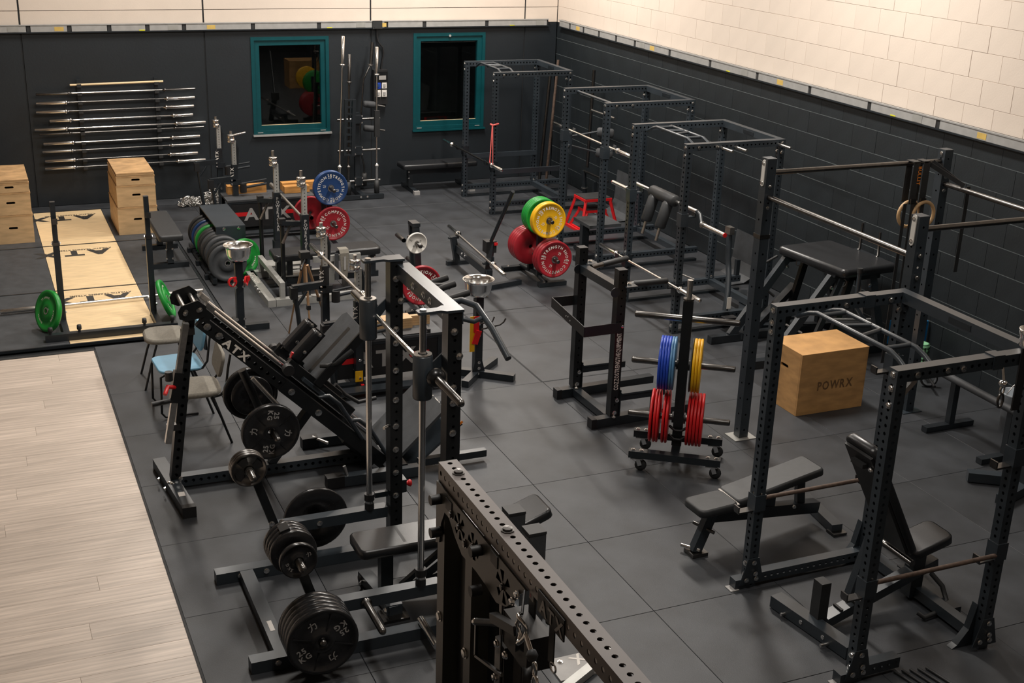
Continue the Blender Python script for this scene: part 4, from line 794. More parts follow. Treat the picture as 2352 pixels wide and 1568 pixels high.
part('hook', B().tube([(4.40, 10.64, .56), (4.50, 10.60, .58), (4.52, 10.6, .63)], .008, 6), M['dark_steel'], s1_); part('hook', B().tube([(4.40, 10.64, .50), (4.56, 10.55, .56), (4.60, 10.55, .585), (4.62, 10.55, .62)], .008, 6), M['dark_steel'], s1_); bolts(s1_, [((4.385, 10.64, .56), (0, -1, 0)), ((4.385, 10.64, .44), (0, -1, 0))], .012)
bowl('polished steel chalk bowl on the mid-floor post stand', 4.37, 10.66, .845)
t = thing('safety_strap', 'red and yellow strap hanging from the mid-floor bowl stand', 'strap', (4.31, 10.6, .4))
part('yellow_tail', B().bb(4.265, 4.315, 10.585, 10.593, .30, .66), M['yellow'], t); part('red_loop', B().bb(4.30, 4.355, 10.575, 10.583, .50, .66).box((4.33, 10.57, .45), (.06, .01, .14), Matrix.Rotation(.3, 3, 'Y')), M['bright_red'], t)
s2_ = post_stand('black post stand with a flat foot holding a chalk bowl beside the bumper cradle', 2.48, 12.69, .78, [(.30, .0), (0, .28), (0, -.12)])
bowl('polished steel chalk bowl in front of the bumper cradle', 2.485, 12.68, .785)
bolts(s2_, [((2.44, 12.65, .14), (0, -1, 0)), ((2.52, 12.65, .14), (0, -1, 0)), ((2.44, 12.65, .5), (0, -1, 0)), ((2.52, 12.65, .5), (0, -1, 0))], .012)
for i, (x, rz) in enumerate(((2.395, 0), (2.535, 0))):
    t = thing('bar_collar', ['left', 'right'][i] + ' red ring clamp hanging on a peg of the bowl stand by the cradle', 'collar', (x, 12.62, .57), 'red clamps on the bowl stand')
    part('ring', B().disc((x, 12.63, .57), (.35 if i == 0 else .9, -.9 if i == 0 else -.5, 0), .037, .052, .022, 16), M['bright_red'], t); part('lever', B().box((x + .03, 12.61, .60), (.03, .02, .05)), M['bright_red'], t)
    part('peg', B().cyl((x + (.05 if i == 0 else -.02), 12.66, .57), (x - .01, 12.55, .55), .009, 8), M['steel'], t)
# ================================================================ chains, tripod
t = thing('chain_pile', 'heap of steel lifting chain on the floor by the back wall', 'chain', (3.05, 18.2, 0)); b = B(); rr = random.Random(3)
def link(c, ax, ay, L=.045, W=.026, r=.0075):
    c = V(c); ax = V(ax).normalized(); ay = V(ay); ay = (ay - ax * ay.dot(ax)).normalized()
    return [c + ax * (L * math.cos(q * PI / 4) * (1 if q % 4 == 0 else 1.15)) + ay * W * math.sin(q * PI / 4) for q in range(8)], r
for k in range(150):
    u = k / 150; pile = k % 2; cx = 2.92 + rr.uniform(-.17, .17) if pile == 0 else 3.24 + rr.uniform(-.13, .13); cy = 18.22 + rr.uniform(-.13, .13)
    z = .02 + rr.random() ** 1.6 * (.10 if pile == 0 else .24) * max(.15, 1 - abs(cx - (2.92 if pile == 0 else 3.24)) * 4)
    pts, r = link((cx, cy, z), (rr.uniform(-1, 1), rr.uniform(-1, 1), rr.uniform(-.4, .4)), (rr.uniform(-1, 1), rr.uniform(-1, 1), rr.uniform(-1, 1))); b.tube(pts, r, 5, True)
part('links', b, M['steel'], t, kind='stuff')
t = thing('camera_tripod', 'folding bronze tripod with a black head, standing behind the leg press', 'tripod', (3.09, 12.3, 0))
part('head', B().box((3.09, 12.3, .90), (.10, .09, .07)).box((3.09, 12.3, .84), (.05, .05, .06)), M['black_plastic'], t); part('pan_handle', B().cyl((3.09, 12.28, .86), (3.0, 12.1, .8), .01, 8), M['black_plastic'], t); part('column', B().cyl((3.09, 12.3, .45), (3.09, 12.3, .85), .016, 10), M['bronze'], t)
for fx, fy in ((2.94, 12.45), (3.07, 12.02), (3.36, 12.42)):
    l_ = part('leg', B().cyl((3.09 + (fx - 3.09) * .12, 12.3 + (fy - 12.3) * .12, .78), (3.09 + (fx - 3.09) * .6, 12.3 + (fy - 12.3) * .6, .38), .015, 8), M['bronze'], t); part('lower_leg', B().cyl((3.09 + (fx - 3.09) * .58, 12.3 + (fy - 12.3) * .58, .4), (fx, fy, .0), .010, 8), M['bronze'], l_); part('clamp', B().box((3.09 + (fx - 3.09) * .6, 12.3 + (fy - 12.3) * .6, .38), (.04, .04, .045)), M['black_plastic'], l_)
    part('brace', B().cyl((3.09, 12.3, .46), (3.09 + (fx - 3.09) * .6, 12.3 + (fy - 12.3) * .6, .40), .005, 6), M['steel'], t)
# ================================================================ low bench row stand with its bar
t = thing('deadlift_jack', 'low black two-legged bar stand with a long upright lever in mid floor', 'stand', (5.6, 13.6, 0))
beam(t, 'spine', (5.56, 14.35, .22), (5.52, 13.12, .22), .07, .09); beam(t, 'far_leg', (5.56, 14.3, .03), (5.50, 14.3, .37), .07); beam(t, 'near_leg', (5.50, 13.15, .03), (5.58, 13.25, .55), .07)
beam(t, 'floor_beam', (5.53, 13.2, .03), (6.0, 13.3, .03), .06); beam(t, 'far_foot', (5.42, 14.3, .025), (5.72, 14.3, .025), .06, .05)
for y in (14.3, 13.15): part('bar_hook', B().bb(5.44, 5.56, y - .02, y + .02, .34, .36).bb(5.56, 5.575, y - .02, y + .02, .34, .42), M['black_paint'], t)
bolts(t, [((5.5, 13.98, .23), (-1, 0, 0)), ((5.5, 13.88, .23), (-1, 0, 0))], .013)
part('lever', B().cyl((5.57, 13.26, .55), (5.62, 12.75, 1.30), .022, 10), M['black_paint'], t); part('lever_block', B().box((5.57, 13.27, .52), (.13, .12, .14)), M['black_plastic'], t); part('red_clip', B().box((5.62, 13.2, .56), (.04, .02, .03)), M['bright_red'], t)
barbell('silver barbell lying on the low black stand in mid floor', (5.46, 12.55, .385), (5.60, 14.72, .385), .42, .025, .0155, 'chrome', 'steel', collar_r=.042)
# ================================================================ smith machine
YN, YF = 6.60, 7.74
sm = thing('smith_machine', 'large black smith machine with two chrome guide rods in the left foreground', 'machine', (2.2, 7.2, 0))
for y, nm in ((7.70, 'far'), (6.60, 'near')):
    part('base_rail', B().bb(1.255, 3.25, y - .045, y + .045, .002, .085), M['rack_paint'], sm)
    part('upper_rail', B().bb(1.66, 2.50, y + (.05 if y > 7 else .05) - .04, y + .05 + .04, .28, .36), M['rack_paint'], sm)
    part('upright', B().perf((2.555, y + .03, .087), (2.555, y + .03, 2.20), .10, .09, .07, .009, 'ac', up=(1, 0, 0)), M['satin_black'], sm)
    part('top_plate', B().prism([(-.17, -.03), (-.16, -.04), (-.03, -.03), (.0, -.055), (.11, -.055), (.11, .055), (0, .055), (-.03, .03), (-.16, .03), (-.17, .02)], (2.50, y + .03, 2.20), (1, 0, 0), (0, 1, 0), .016), M['rack_paint'], sm)
    part('guide_rod', B().cyl((2.37, y + .03, .37), (2.37, y + .03, 2.225), .021, 14), M['chrome'], sm)
    part('rod_foot', B().cyl((2.37, y + .03, .362), (2.37, y + .03, .41), .034, 14).cyl((2.37, y + .03, .43), (2.37, y + .03, .48), .036, 14), M['black_plastic'], sm); part('rod_ring', B().cyl((2.37, y + .03, .41), (2.37, y + .03, .43), .03, 14), M['chrome'], sm)
    part('strut', B().beam((1.70, y + .05, .30), (1.50, y + .05, .93), .085, .06, up=(1, 0, 0)), M['satin_black'], sm)
    part('rear_leg', B().bb(1.66, 1.73, y + .01, y + .09, .087, .28), M['rack_paint'], sm)
    bolts(sm, [((1.42, y - .046, .05), (0, -1, 0)), ((1.60, y - .046, .05), (0, -1, 0)), ((2.0, y + .009, .32), (0, -1, 0)), ((1.66, y + .008, .38), (0, -1, 0)), ((1.73, y + .008, .38), (0, -1, 0))], .016)
    bolts(sm, [((2.55, y - .021, z), (0, -1, 0)) for z in (2.08, 1.72, 1.62, 1.42, 1.2, 1.0, .82, .64, .46)] + [((2.585, y - .021, 1.92), (0, -1, 0))], .018)
    part('stop_pin', B().cyl((2.504, y, 1.0), (2.46, y - .03, 1.0), .012), M['steel'], sm)
    # slider on the rod
    s_ = part('slider', B().lathe([(.026, 0), (.058, 0), (.06, .006), (.06, .274), (.055, .28), (.026, .28)], (2.37, y + .03, 1.66), (0, 0, 1), 20), M['rack_paint'], sm); part('rim', B().disc((2.37, y + .03, 1.94), (0, 0, 1), .03, .056, .006, 20), M['steel'], s_)
    part('hook_plate', B().prism([(0, -.04), (.03, -.06), (.16, .10), (.15, .13), (.12, .12), (-.02, .0)], (2.41, y + .09, 1.80), (1, 0, 0), (0, 0, 1), -.012), M['rack_paint'], sm)
for x, nm in ((1.46, 'rear'), (3.1, 'front')): part('cross_rail', B().bb(x - .045, x + .045, 6.646, 7.654, .004, .083), M['rack_paint'], sm)
part('maker_label', B().bb(1.445, 1.475, 6.86, 6.98, .083, .085), M['sticker_white'], sm, 'small white label')
part('top_beam', B().bb(2.56, 2.65, 6.69, 7.70, 2.08, 2.18), M['rack_paint'], sm); bolts(sm, [((2.559, y, 2.13), (-1, 0, 0)) for y in (7.35, 7.15, 7.03, 6.78)], .018)
part('bar', B().cyl((2.42, 6.5, 1.82), (2.42, 7.9, 1.82), .015, 14), M['chrome'], sm); part('knurl', B().cyl((2.42, 6.75, 1.82), (2.42, 7.05, 1.82), .0158, 14), M['steel'], sm); part('knurl', B().cyl((2.42, 7.3, 1.82), (2.42, 7.55, 1.82), .0158, 14), M['steel'], sm)
for a, d in ((6.50, -1), (7.86, 1)):
    part('flange', B().lathe([(.001, 0), (.06, 0), (.06, .02), (.04, .05), (.001, .05)], (2.42, a + .04 * (1 if d < 0 else -1), 1.82), (0, d, 0), 20), M['satin_black'], sm)
    part('bar_sleeve', B().lathe([(.028, 0), (.028, .12), (.0255, .125), (.0255, .37), (.019, .39), (.001, .395)], (2.42, a, 1.82), (0, d, 0), 16), M['dark_steel'], sm)
for y, dx in ((7.42, 0), (7.28, .0), (7.08, .02)): part('grip', B().cyl((2.65, y, 2.10), (2.83 + dx, y + .03, 2.13), .021, 10), M['black_plastic'], sm)
part('grip', B().cyl((2.65, 7.42, 2.10), (2.79, 7.30, 2.12), .021, 10), M['black_plastic'], sm)
part('curved_grip', B().tube([(2.65, 6.98, 2.12), (2.74, 6.95, 2.14), (2.80, 6.85, 2.13), (2.83, 6.66, 2.04), (2.85, 6.45, 1.92)], .021, 10), M['rack_paint'], sm)
part('grip_brace', B().tube([(2.65, 6.78, 2.09), (2.74, 6.74, 2.07), (2.80, 6.76, 2.08)], .015, 6), M['rack_paint'], sm)
part('knob', B().lathe([(.001, 0), (.022, 0), (.026, .01), (.012, .02), (.022, .03), (.028, .045), (.02, .055), (.001, .055)], (2.64, 7.76, .50), (1, -.1, 0), 12), M['bright_red'], sm, 'red pull knob'); part('knob_bracket', B().bb(2.60, 2.64, 7.7, 7.8, .46, .56), M['black_paint'], sm); part('rod_stay', B().bb(2.41, 2.505, YF - .02, YF + .01, .44, .48), M['black_paint'], sm)
for hx, hy, z, dd, L in ((2.0, 6.61, .32, -1, .36), (1.645, 6.70, .288, -1, .40), (1.545, 6.80, .785, -1, .45), (2.02, 7.83, .26, 1, .2), (1.50, 7.84, .86, -1, .38)):
    part('plate_horn', B().lathe([(.036, 0), (.036, .02), (.024, .022), (.024, L - .02), (.018, L - .004), (.001, L)], (hx, hy, z), (0, dd, 0), 14), M['dark_steel'], sm)
# its plates
for k in range(5): plate(['outermost embossed 25 kg', 'second', 'third', 'fourth', 'innermost'][k] + ' black iron plate of the big stack low on the smith machine', (1.645, 6.345 + .046 * k, .288), (0, -1, 0), .222, .044, 'iron_plate', 'iron', 28, '25', 'iron plates on the smith machine', k == 0)
plate('embossed 5 kg iron plate, front of the stack above the big stack', (1.545, 6.48, .785), (0, -1, 0), .115, .035, 'iron_plate', 'iron', 30, '5', 'iron plates on the smith machine')
for k in range(4): plate(['foremost', 'second', 'third', 'rearmost'][k] + ' plain black plate behind the embossed 5 kg plate on the smith machine', (1.545 - .003 * k, 6.60 + .04 * k, .78), (0, -1, 0), .143, .036, 'iron_plate', 'plain', 0, '10', 'iron plates on the smith machine', False)
plate('large plain black plate hanging behind the far rail of the smith machine', (2.02, 7.90, .262), (0, -1, 0), .236, .03, 'iron_plate', 'plain', 0, '20', 'iron plates on the smith machine', False)
for k in range(3):
    o = plate(['openwork chrome plate with spokes, foremost', 'second chrome plate', 'rearmost chrome plate'][k] + ' on the far strut of the smith machine', (1.50, 7.62 + .03 * k, .86), (0, -1, 0), .122, .026, 'dark_steel', 'comp' if k else 'comp', 0, '5', 'chrome plates on the smith machine', False)
    if k == 0:
        c = V((1.50, 7.62, .86))
        for q in range(4):
            a = math.radians(30 + 90 * q); v = V((math.cos(a), 0, math.sin(a))); w = V((-math.sin(a), 0, math.cos(a)))
            part('window', B().prism([(.04, -.022), (.088, -.036), (.098, 0), (.088, .036), (.04, .022)], c + V((0, -.0125, 0)), v, w, .001 if False else -.001), M['black_plastic'], o, 'dark opening')
        part('nut', B().cyl(c + V((0, -.05, 0)), c + V((0, -.02, 0)), .032, 6), M['steel'], o)
# bench under the bar
t = thing('adjustable_bench', 'long black padded bench under the smith machine bar with glossy reflections', 'bench', (2.7, 7.1, 0))
pads(t, 'back_pad', (2.56, 7.10, .41), (1, 0, 0), (0, 1, 0), .98, .30, .065, 'vinyl', .05); part('seat_pad', B().pad((3.27, 7.08, .43), (.94, 0, .34), (0, 1, 0), .40, .29, .065, .05), M['vinyl'], t)
beam(t, 'post', (2.28, 7.08, .07), (2.28, 7.08, .41), .085, .075, up=(0, 1, 0)); beam(t, 'rear_foot', (2.22, 7.38, .05), (2.28, 6.86, .05), .09, .07, 'rack_paint'); beam(t, 'spine', (2.3, 7.08, .08), (3.3, 7.08, .20), .07, .08); beam(t, 'spine_top', (2.2, 7.1, .385), (3.1, 7.1, .385), .06, .05)
beam(t, 'diagonal', (2.36, 7.05, .10), (2.75, 7.05, .39), .035); beam(t, 'diagonal', (2.46, 7.02, .12), (2.85, 7.02, .38), .035); beam(t, 'front_post', (3.25, 7.08, .0), (3.25, 7.08, .42), .07, .07, up=(0, 1, 0)); part('stitching', B().glyphs('bench', .05, (2.42, 7.18, .4755), (0, -1, 0), (1, 0, 0), lift=.0005) if False else B().bb(2.38, 2.40, 7.0, 7.2, .4745, .4755), M['vinyl_matte'], t)
part('wheel', B().lathe([(.001, 0), (.03, 0), (.035, .008), (.03, .03), (.001, .03)], (2.20, 7.34, .04), (-1, 0, 0), 14), M['black_plastic'], t); part('axle', B().cyl((2.2, 7.34, .04), (2.16, 7.28, .04), .01), M['steel'], t)
bolts(t, [((2.205, 6.98, .06), (-1, 0, 0)), ((2.215, 6.88, .06), (-1, 0, 0)), ((2.38, 7.0, .12), (0, -1, 0))], .012)
t = thing('foam_stub', 'black capped post rising behind the perforated foreground beam, left one of two', 'post', (3.11, 6.88, 0)); part('post', B().bb(3.05, 3.17, 6.80, 6.92, 0, .64), M['rubber_grey'], t); part('cap', B().bb(3.048, 3.172, 6.798, 6.922, .64, .66), M['rubber_black'], t)
t = thing('foam_stub', 'black capped post rising behind the perforated foreground beam, right one of two', 'post', (3.11, 6.55, 0)); part('post', B().bb(3.05, 3.17, 6.47, 6.59, 0, .66), M['rubber_grey'], t); part('cap', B().bb(3.048, 3.172, 6.468, 6.592, .66, .68), M['rubber_black'], t)
t = thing('heavy_step', 'small black steel block on the floor inside the smith machine', 'block', (2.25, 6.95, 0)); part('block', B().bb(2.22, 2.33, 6.87, 6.93, .02, .09), M['rack_paint'], t); part('plate', B().bb(2.18, 2.36, 6.80, 6.95, .002, .02), M['dark_steel'], t)
solo('chrome_sleeve', B().cyl((2.37, 6.62, .11), (2.365, 6.30, .11), .026, 14), M['chrome'], 'short bright chrome sleeve lying on the smith rail beside the foreground post', 'bar', (2.37, 6.46, .085))
t = thing('short_post', 'round black capped post at the lower frame edge right of the big iron plates', 'post', (1.66, 5.93, 0)); part('post', B().cyl((1.66, 5.93, 0), (1.66, 5.93, .22), .03, 14), M['black_paint'], t); part('cap', B().lathe([(.001, .05), (.028, .05), (.034, .04), (.034, 0), (.001, 0)], (1.66, 5.93, .2), (0, 0, 1), 14), M['rack_paint'], t)

# ================================================================ leg press / hack squat
YC = 9.24
lp = thing('leg_press', 'black sloping leg press sled with white lettered side rail, left of the smith machine', 'machine', (2.1, YC, 0))
beam(lp, 'base_foot', (1.17, 9.64, .045), (1.25, 8.74, .045), .10, .085, 'rack_paint'); part('foot_label', B().box((1.235, 8.93, .089), (.05, .07, .002)), M['sticker_white'], lp); part('foot_cap', B().box((1.252, 8.72, .045), (.104, .06, .09)), M['black_plastic'], lp)
part('base_beam', B().perf((1.28, YC, .06), (3.15, YC - .03, .06), .085, .085, .06, .014, 'ac'), M['rack_paint'], lp)
part('rear_upright', B().perf((1.235, YC, .09), (1.425, YC, 1.47), .085, .075, .07, .014, 'ac', up=(1, 0, 0)), M['satin_black'], lp)
bolts(lp, [((1.18, YC - .08, .089), (0, 0, 1)), ((1.20, YC - .1, .089), (0, 0, 1)), ((1.12, YC + .06, .06), (-1, 0, 0)), ((1.14, YC - .12, .06), (-1, 0, 0)), ((1.27, YC - .06, .1), (0, -1, 0))], .014)
def sl(s, off=0):                                                       # a point on the slope: s along the rail, off above it
    return (1.46 + s * .707 + off * .707, 1.45 - s * .69 + off * .707)
for y, o in ((9.03, 0), (9.45, .03)):
    x0, z0 = sl(0, o); x1, z1 = sl(.86, o); x2, z2 = sl(2.02, o)
    part('side_rail', B().perf((x0, y, z0), (x1, y, z1), .05, .10, .062, .014, 'ac'), M['satin_black'], lp)
    part('lower_rail', B().beam((x1, y, z1), (x2, y, z2), .06, .11), M['satin_black'], lp)
    xa, za = sl(.02, .10); xb, zb = sl(1.9, .10)
    part('guide_rod', B().cyl((xa, y + (.09 if y < YC else -.09), za), (xb, y + (.09 if y < YC else -.09), zb), .02, 12), M['chrome'], lp)
    part('rod_block', B().box((xa, y + (.09 if y < YC else -.09), za), (.08, .06, .07), Matrix.Rotation(.78, 3, 'Y')), M['steel'], lp)
    part('bracket_plate', B().prism([(-.10, .0), (-.07, .05), (.05, .09), (.11, .04), (.10, -.04), (-.04, -.07), (-.09, -.05)], (1.40, y - .035 if y < YC else y - .08, 1.53), (1, 0, -.05), (0, 0, 1), -.012), M['satin_black'], lp)
    bolts(lp, [((1.35, y - .05, 1.53), (0, -1, 0)), ((1.46, y - .05, 1.55), (0, -1, 0))], .014)
    rail = [o_ for o_ in lp.children if o_.name.startswith('side_rail')][-1]
    if y < YC:
        xl, zl = sl(.24, -.035); part('lettering', B().glyphs('ATX', .085, (xl, y - .026, zl), (.707, 0, -.69), (.69, 0, .707), bold=.04, sx=1.15), M['white_print'], rail)
        bolts(lp, [((sl(.07)[0], y - .026, sl(.07)[1]), (0, -1, 0)), ((sl(.19)[0], y - .026, sl(.19)[1]), (0, -1, 0)), ((sl(.95)[0], y - .031, sl(.95)[1]), (0, -1, 0)), ((sl(1.25)[0], y - .031, sl(1.25)[1]), (0, -1, 0))], .022)
for x in (1.36, 1.45): part('bracket_axle', B().cyl((x, 8.99, 1.54), (x, 9.42, 1.55), .016, 10), M['steel'], lp)
x0, z0 = sl(0.0, .06); part('top_cross', B().box((x0, YC, z0), (.10, .46, .08), Matrix.Rotation(.78, 3, 'Y')), M['satin_black'], lp)
# catch strut on the near side of the upright
part('toothed_strut', B().beam((1.375, 9.14, 1.40), (1.185, 9.14, .44), .05, .045, up=(1, 0, 0)), M['steel'], lp); part('strut_sleeve', B().beam((1.300, 9.135, 1.02), (1.25, 9.135, .78), .075, .07, up=(1, 0, 0)), M['satin_black'], lp)
part('hand_lever', B().tube([(1.27, 9.12, .90), (1.20, 9.05, .94), (1.17, 9.0, .90)], .017, 8), M['bright_red'], lp, 'red release lever'); part('lever_spring', B().cyl((1.22, 9.1, .97), (1.22, 9.1, 1.04), .03, 12), M['black_plastic'], lp); part('side_handle', B().cyl((1.27, 9.12, .80), (1.08, 9.10, .79), .02, 10), M['black_plastic'], lp)
part('strut_bracket', B().box((1.39, 9.18, 1.32), (.10, .05, .05)), M['dark_steel'], lp); part('strut_bracket', B().box((1.24, 9.18, .55), (.10, .05, .05)), M['dark_steel'], lp)
# carriage
def car(s, off, y): x, z = sl(s, off); return V((x, y, z))
U = V((.707, 0, .707)); D = V((.707, 0, -.69))
part('carriage_plate', B().prism([(0, 0), (.34, 0), (.34, .03), (0, .03)], car(.95, .12, 9.5), D, U, .52), M['rack_paint'], lp)
for y in (9.06, 9.42): part('carriage_side', B().beam(car(.78, .15, y), car(1.5, .15, y), .05, .09), M['satin_black'], lp)
for y in (9.36, 9.12):
    a = car(.86, .19, y); p_ = part('shoulder_pad', B().pad(a + U * .15, U, (0, 1, 0), .30, .10, .08, .03), M['vinyl'], lp); part('pad_plate', B().beam(car(.84, .17, y), car(.84, .50, y), .10, .02, up=(0, 1, 0)), M['satin_black'], lp); bolts(lp, [(car(.83, .3, y - .06), (0, -1, 0)), (car(.83, .48, y - .06), (0, -1, 0))], .012)
part('grip', B().tube([car(.98, .30, 9.0), car(1.02, .34, 8.97), car(1.04, .40, 8.94), car(1.06, .56, 8.92)], .02, 8), M['rubber_black'], lp)
part('back_board', B().prism([(0, 0), (.52, 0), (.56, .04), (.56, .5), (.52, .54), (0, .54)], car(1.05, .17, 9.50), U, (0, -1, 0), .02), M['rubber_grey'], lp); part('board_rim', B().beam(car(1.05, .17, 8.95), car(1.05, .72, 8.95), .02, .07, up=(1, 0, -1)), M['satin_black'], lp); part('board_frame', B().beam(car(1.09, .15, 9.22), car(1.09, .66, 9.22), .08, .06, up=(0, 1, 0)), M['satin_black'], lp)
for y in (9.0, 9.47): part('roller', B().cyl(car(.80, .12, y - .03), car(.80, .12, y + .03), .045, 14), M['black_plastic'], lp)
part('catch', B().box(car(.80, .2, 9.10), (.03, .03, .09), Matrix.Rotation(.3, 3, 'Y')), M['bright_red'], lp, 'red catch')
for y, s_ in ((8.985, .9), (8.985, 1.25)): part('side_bar', B().tube([car(s_ + .25, .1, y), car(s_ + .3, .16, y - .02), car(s_ + .42, .16, y - .02), car(s_ + .8, .05, y)], .018, 8), M['rack_paint'], lp)
part('side_bar', B().tube([car(1.45, .2, 9.52), car(1.6, .18, 9.55), car(1.75, .2, 9.56), car(1.86, .32, 9.58)], .018, 8), M['black_plastic'], lp)
part('weight_arm', B().cyl((1.80, YC, .93), (1.93, YC, .57), .035, 10), M['satin_black'], lp); part('weight_stay', B().cyl((1.83, 9.0, .95), (2.02, 8.98, .70), .018, 10), M['steel'], lp)
part('weight_horn', B().lathe([(.001, 0), (.021, .004), (.024, .02), (.024, 1.06), (.021, 1.076), (.001, 1.08)], (1.93, 8.62, .57), (0, 1, 0), 14), M['dark_steel'], lp)
# lower foot plate and feet
part('foot_plate', B().prism([(-.06, 0), (.54, 0), (.54, .68), (-.06, .68)], (3.0, 8.90, .13), (.707, 0, .66), (0, 1, 0), .025), M['rubber_grey'], lp); fp = [o_ for o_ in lp.children if o_.name.startswith('foot_plate')][-1]
part('lettering', B().glyphs('ATX', .12, (3.39, 8.96, .535), (0, 1, 0), (-.707, 0, -.66), bold=.03, lift=-.004) if False else B().glyphs('ATX', .11, V((3.345, 9.24, .448)) + V((-.66, 0, .707)) * .027, (0, -1, 0), (.707, 0, .66), bold=.03), M['white_print'], fp)
part('shin_plate', B().prism([(0, 0), (.55, 0), (.55, .5), (0, .5)], (3.10, 8.88, .02), (.78, 0, .62), (0, 1, 0), .02), M['rack_paint'], lp); part('warning_label', B().box((3.49, 8.878, .36), (.1, .004, .02), Matrix.Rotation(-.68, 3, 'Y')), M['orange'], lp); beam(lp, 'prop', (3.38, 9.24, .36), (3.62, 9.24, .06), .05); beam(lp, 'front_rail', (3.15, 8.9, .07), (3.75, 8.9, .07), .06, .06)
for y in (8.83, 9.62):
    beam(lp, 'side_foot', (2.37, y, .05), (3.12, y - .02, .05), .08, .085, 'rack_paint'); part('foot_cap', B().box((2.42, y, .052), (.14, .09, .095)), M['black_plastic'], lp); part('peg', B().cyl((2.52, y, .09), (2.50, y, .17), .014, 8) if y < 9 else B().cyl((2.45, y, .09), (2.55, y - .12, .07), .014, 8), M['steel'], lp)
beam(lp, 'cross_foot', (3.0, 8.83, .05), (3.0, 9.62, .05), .08, .085); beam(lp, 'support', (2.0, YC, .10), (2.35, YC, .55), .09, .06); part('lower_block', B().box((2.72, YC, .20), (.35, .40, .14), Matrix.Rotation(.78, 3, 'Y')), M['satin_black'], lp)
plate('embossed 25 kg iron plate on the near side of the leg press', (1.912, 8.80, .573), (0, -1, 0), .225, .05, 'iron_plate', 'iron', -100, '25', 'iron plates on the leg press')
plate('black iron plate on the far side of the leg press, half hidden', (1.93, 9.60, .573), (0, -1, 0), .225, .05, 'iron_plate', 'iron', 0, '25', 'iron plates on the leg press', False); plate('smaller black iron plate behind the far one on the leg press', (1.93, 9.55, .573), (0, -1, 0), .17, .035, 'iron_plate', 'plain', 0, '10', 'iron plates on the leg press', False)

# ================================================================ three stacking chairs
def chair(label, x, y, seat_m, back_m, rz, plastic=False):
    t = thing('stacking_chair', label, 'chair', (x, y, 0), 'old chairs by the laminate floor'); n0 = len(bpy.data.meshes)
    ex, ey = V((1, 0, 0)), V((0, 1, 0))
    part('seat', B().pad((x, y, .435), ex, ey, .40, .42, .045 if not plastic else .022, .12 if not plastic else .07, .02 if not plastic else .008), M[seat_m], t)
    bx = x + .205; b = B()
    if True: b.pad((bx - .02, y, .70), (0, 1, 0), (.22, 0, .97), .40, .22, .03, .06, .012); part('backrest', b, M[back_m], t)
    for s in (-1, 1):
        yy = y + s * .19
        part('rear_leg', B().tube([(x + .12, yy, .43), (x + .18, yy, .44), (x + .225, yy - s * .0, .50), (x + .25, yy, .68), (x + .275, yy, .80)], .011, 8), M['satin_black'], t); part('rear_leg', B().tube([(x + .10, yy, .43), (x + .17, yy + s * .02, .25), (x + .25, yy + s * .03, .0)], .011, 8), M['satin_black'], t)
        part('front_leg', B().tube([(x - .12, yy, .43), (x - .19, yy, .40), (x - .20, yy, .06), (x - .17, yy, .02), (x + .12, yy, .012)] if plastic else [(x - .10, yy, .43), (x - .16, yy + s * .02, .25), (x - .23, yy + s * .03, .0)], .011, 8), M['satin_black'], t)
    part('seat_rail', B().cyl((x - .1, y - .19, .425), (x - .1, y + .19, .425), .010, 8).cyl((x + .11, y - .19, .425), (x + .11, y + .19, .425), .010, 8) if False else B().cyl((x + .11, y - .19, .425), (x + .11, y + .19, .425), .010, 8), M['satin_black'], t)
    t.rotation_euler = (0, 0, rz); return t
chair('old grey upholstered chair furthest from the camera, beside the lifting platform', 1.54, 11.54, 'fabric_grey', 'fabric_grey', -.05)
cb = chair('pale blue plastic chair between two grey ones behind the leg press', 1.53, 10.80, 'seat_blue', 'seat_blue', .06, True)
for k in range(5): part('back_slat', B().box((1.775, 10.70 + .02 * k, .64 - .005 * k), (.012, .008, .14)), M['satin_black'], cb)
chair('old grey upholstered chair nearest the camera, behind the leg press', 1.58, 10.15, 'fabric_grey', 'fabric_grey', -.04)
# ================================================================ dip and squat stand, centre right
t = thing('dip_station', 'black dip stand with white vertical lettering, splayed handles and a U-shaped belt loop', 'stand', (5.3, 9.55, 0)); W_ = .085
for y, x in ((9.95, 5.10), (9.22, 5.12)):
    part('upright', B().perf((x, y, .09), (x, y, 1.46), W_, W_, .07, .008, 'c', up=(1, 0, 0)), M['satin_black'], t); part('cap', B().box((x, y, 1.463), (W_, W_, .008)), M['black_plastic'], t)
    beam(t, 'foot_beam', (4.90, y - .03, .045), (5.95, y + .02, .045), .085, .085); part('foot_cap', B().box((4.905, y - .03, .048), (.05, .09, .092)), M['black_plastic'], t)
    part('gusset', B().bb(x + .043, x + .05, y - .06, y + .06, .09, .34), M['black_paint'], t)
    part('step_plate', B().bb(x + .05, x + .45, y - .08, y + .06, .30, .315), M['rack_paint'], t); beam(t, 'step_beam', (x + .04, y - .05, .27), (x + .5, y - .05, .27), .03, .06); beam(t, 'step_leg', (x + .42, y, .09), (x + .42, y, .30), .04)
    part('handle_plate', B().bb(x + .02, x + .14, y - .07 if y < 9.5 else y - .07, y + .07, 1.305, 1.315), M['rack_paint'], t); bolts(t, [((x + .09, y, 1.318), (0, 0, 1)), ((x, y - .043, .12), (0, -1, 0)), ((x + .02, y - .043, .24), (0, -1, 0)), ((x - .02, y - .07, .092), (0, 0, 1))], .016)
beam(t, 'floor_cross', (5.10, 9.26, .05), (5.09, 9.91, .05), .08, .07); beam(t, 'top_cross', (5.12, 9.26, 1.27), (5.10, 9.91, 1.27), .075, .075)
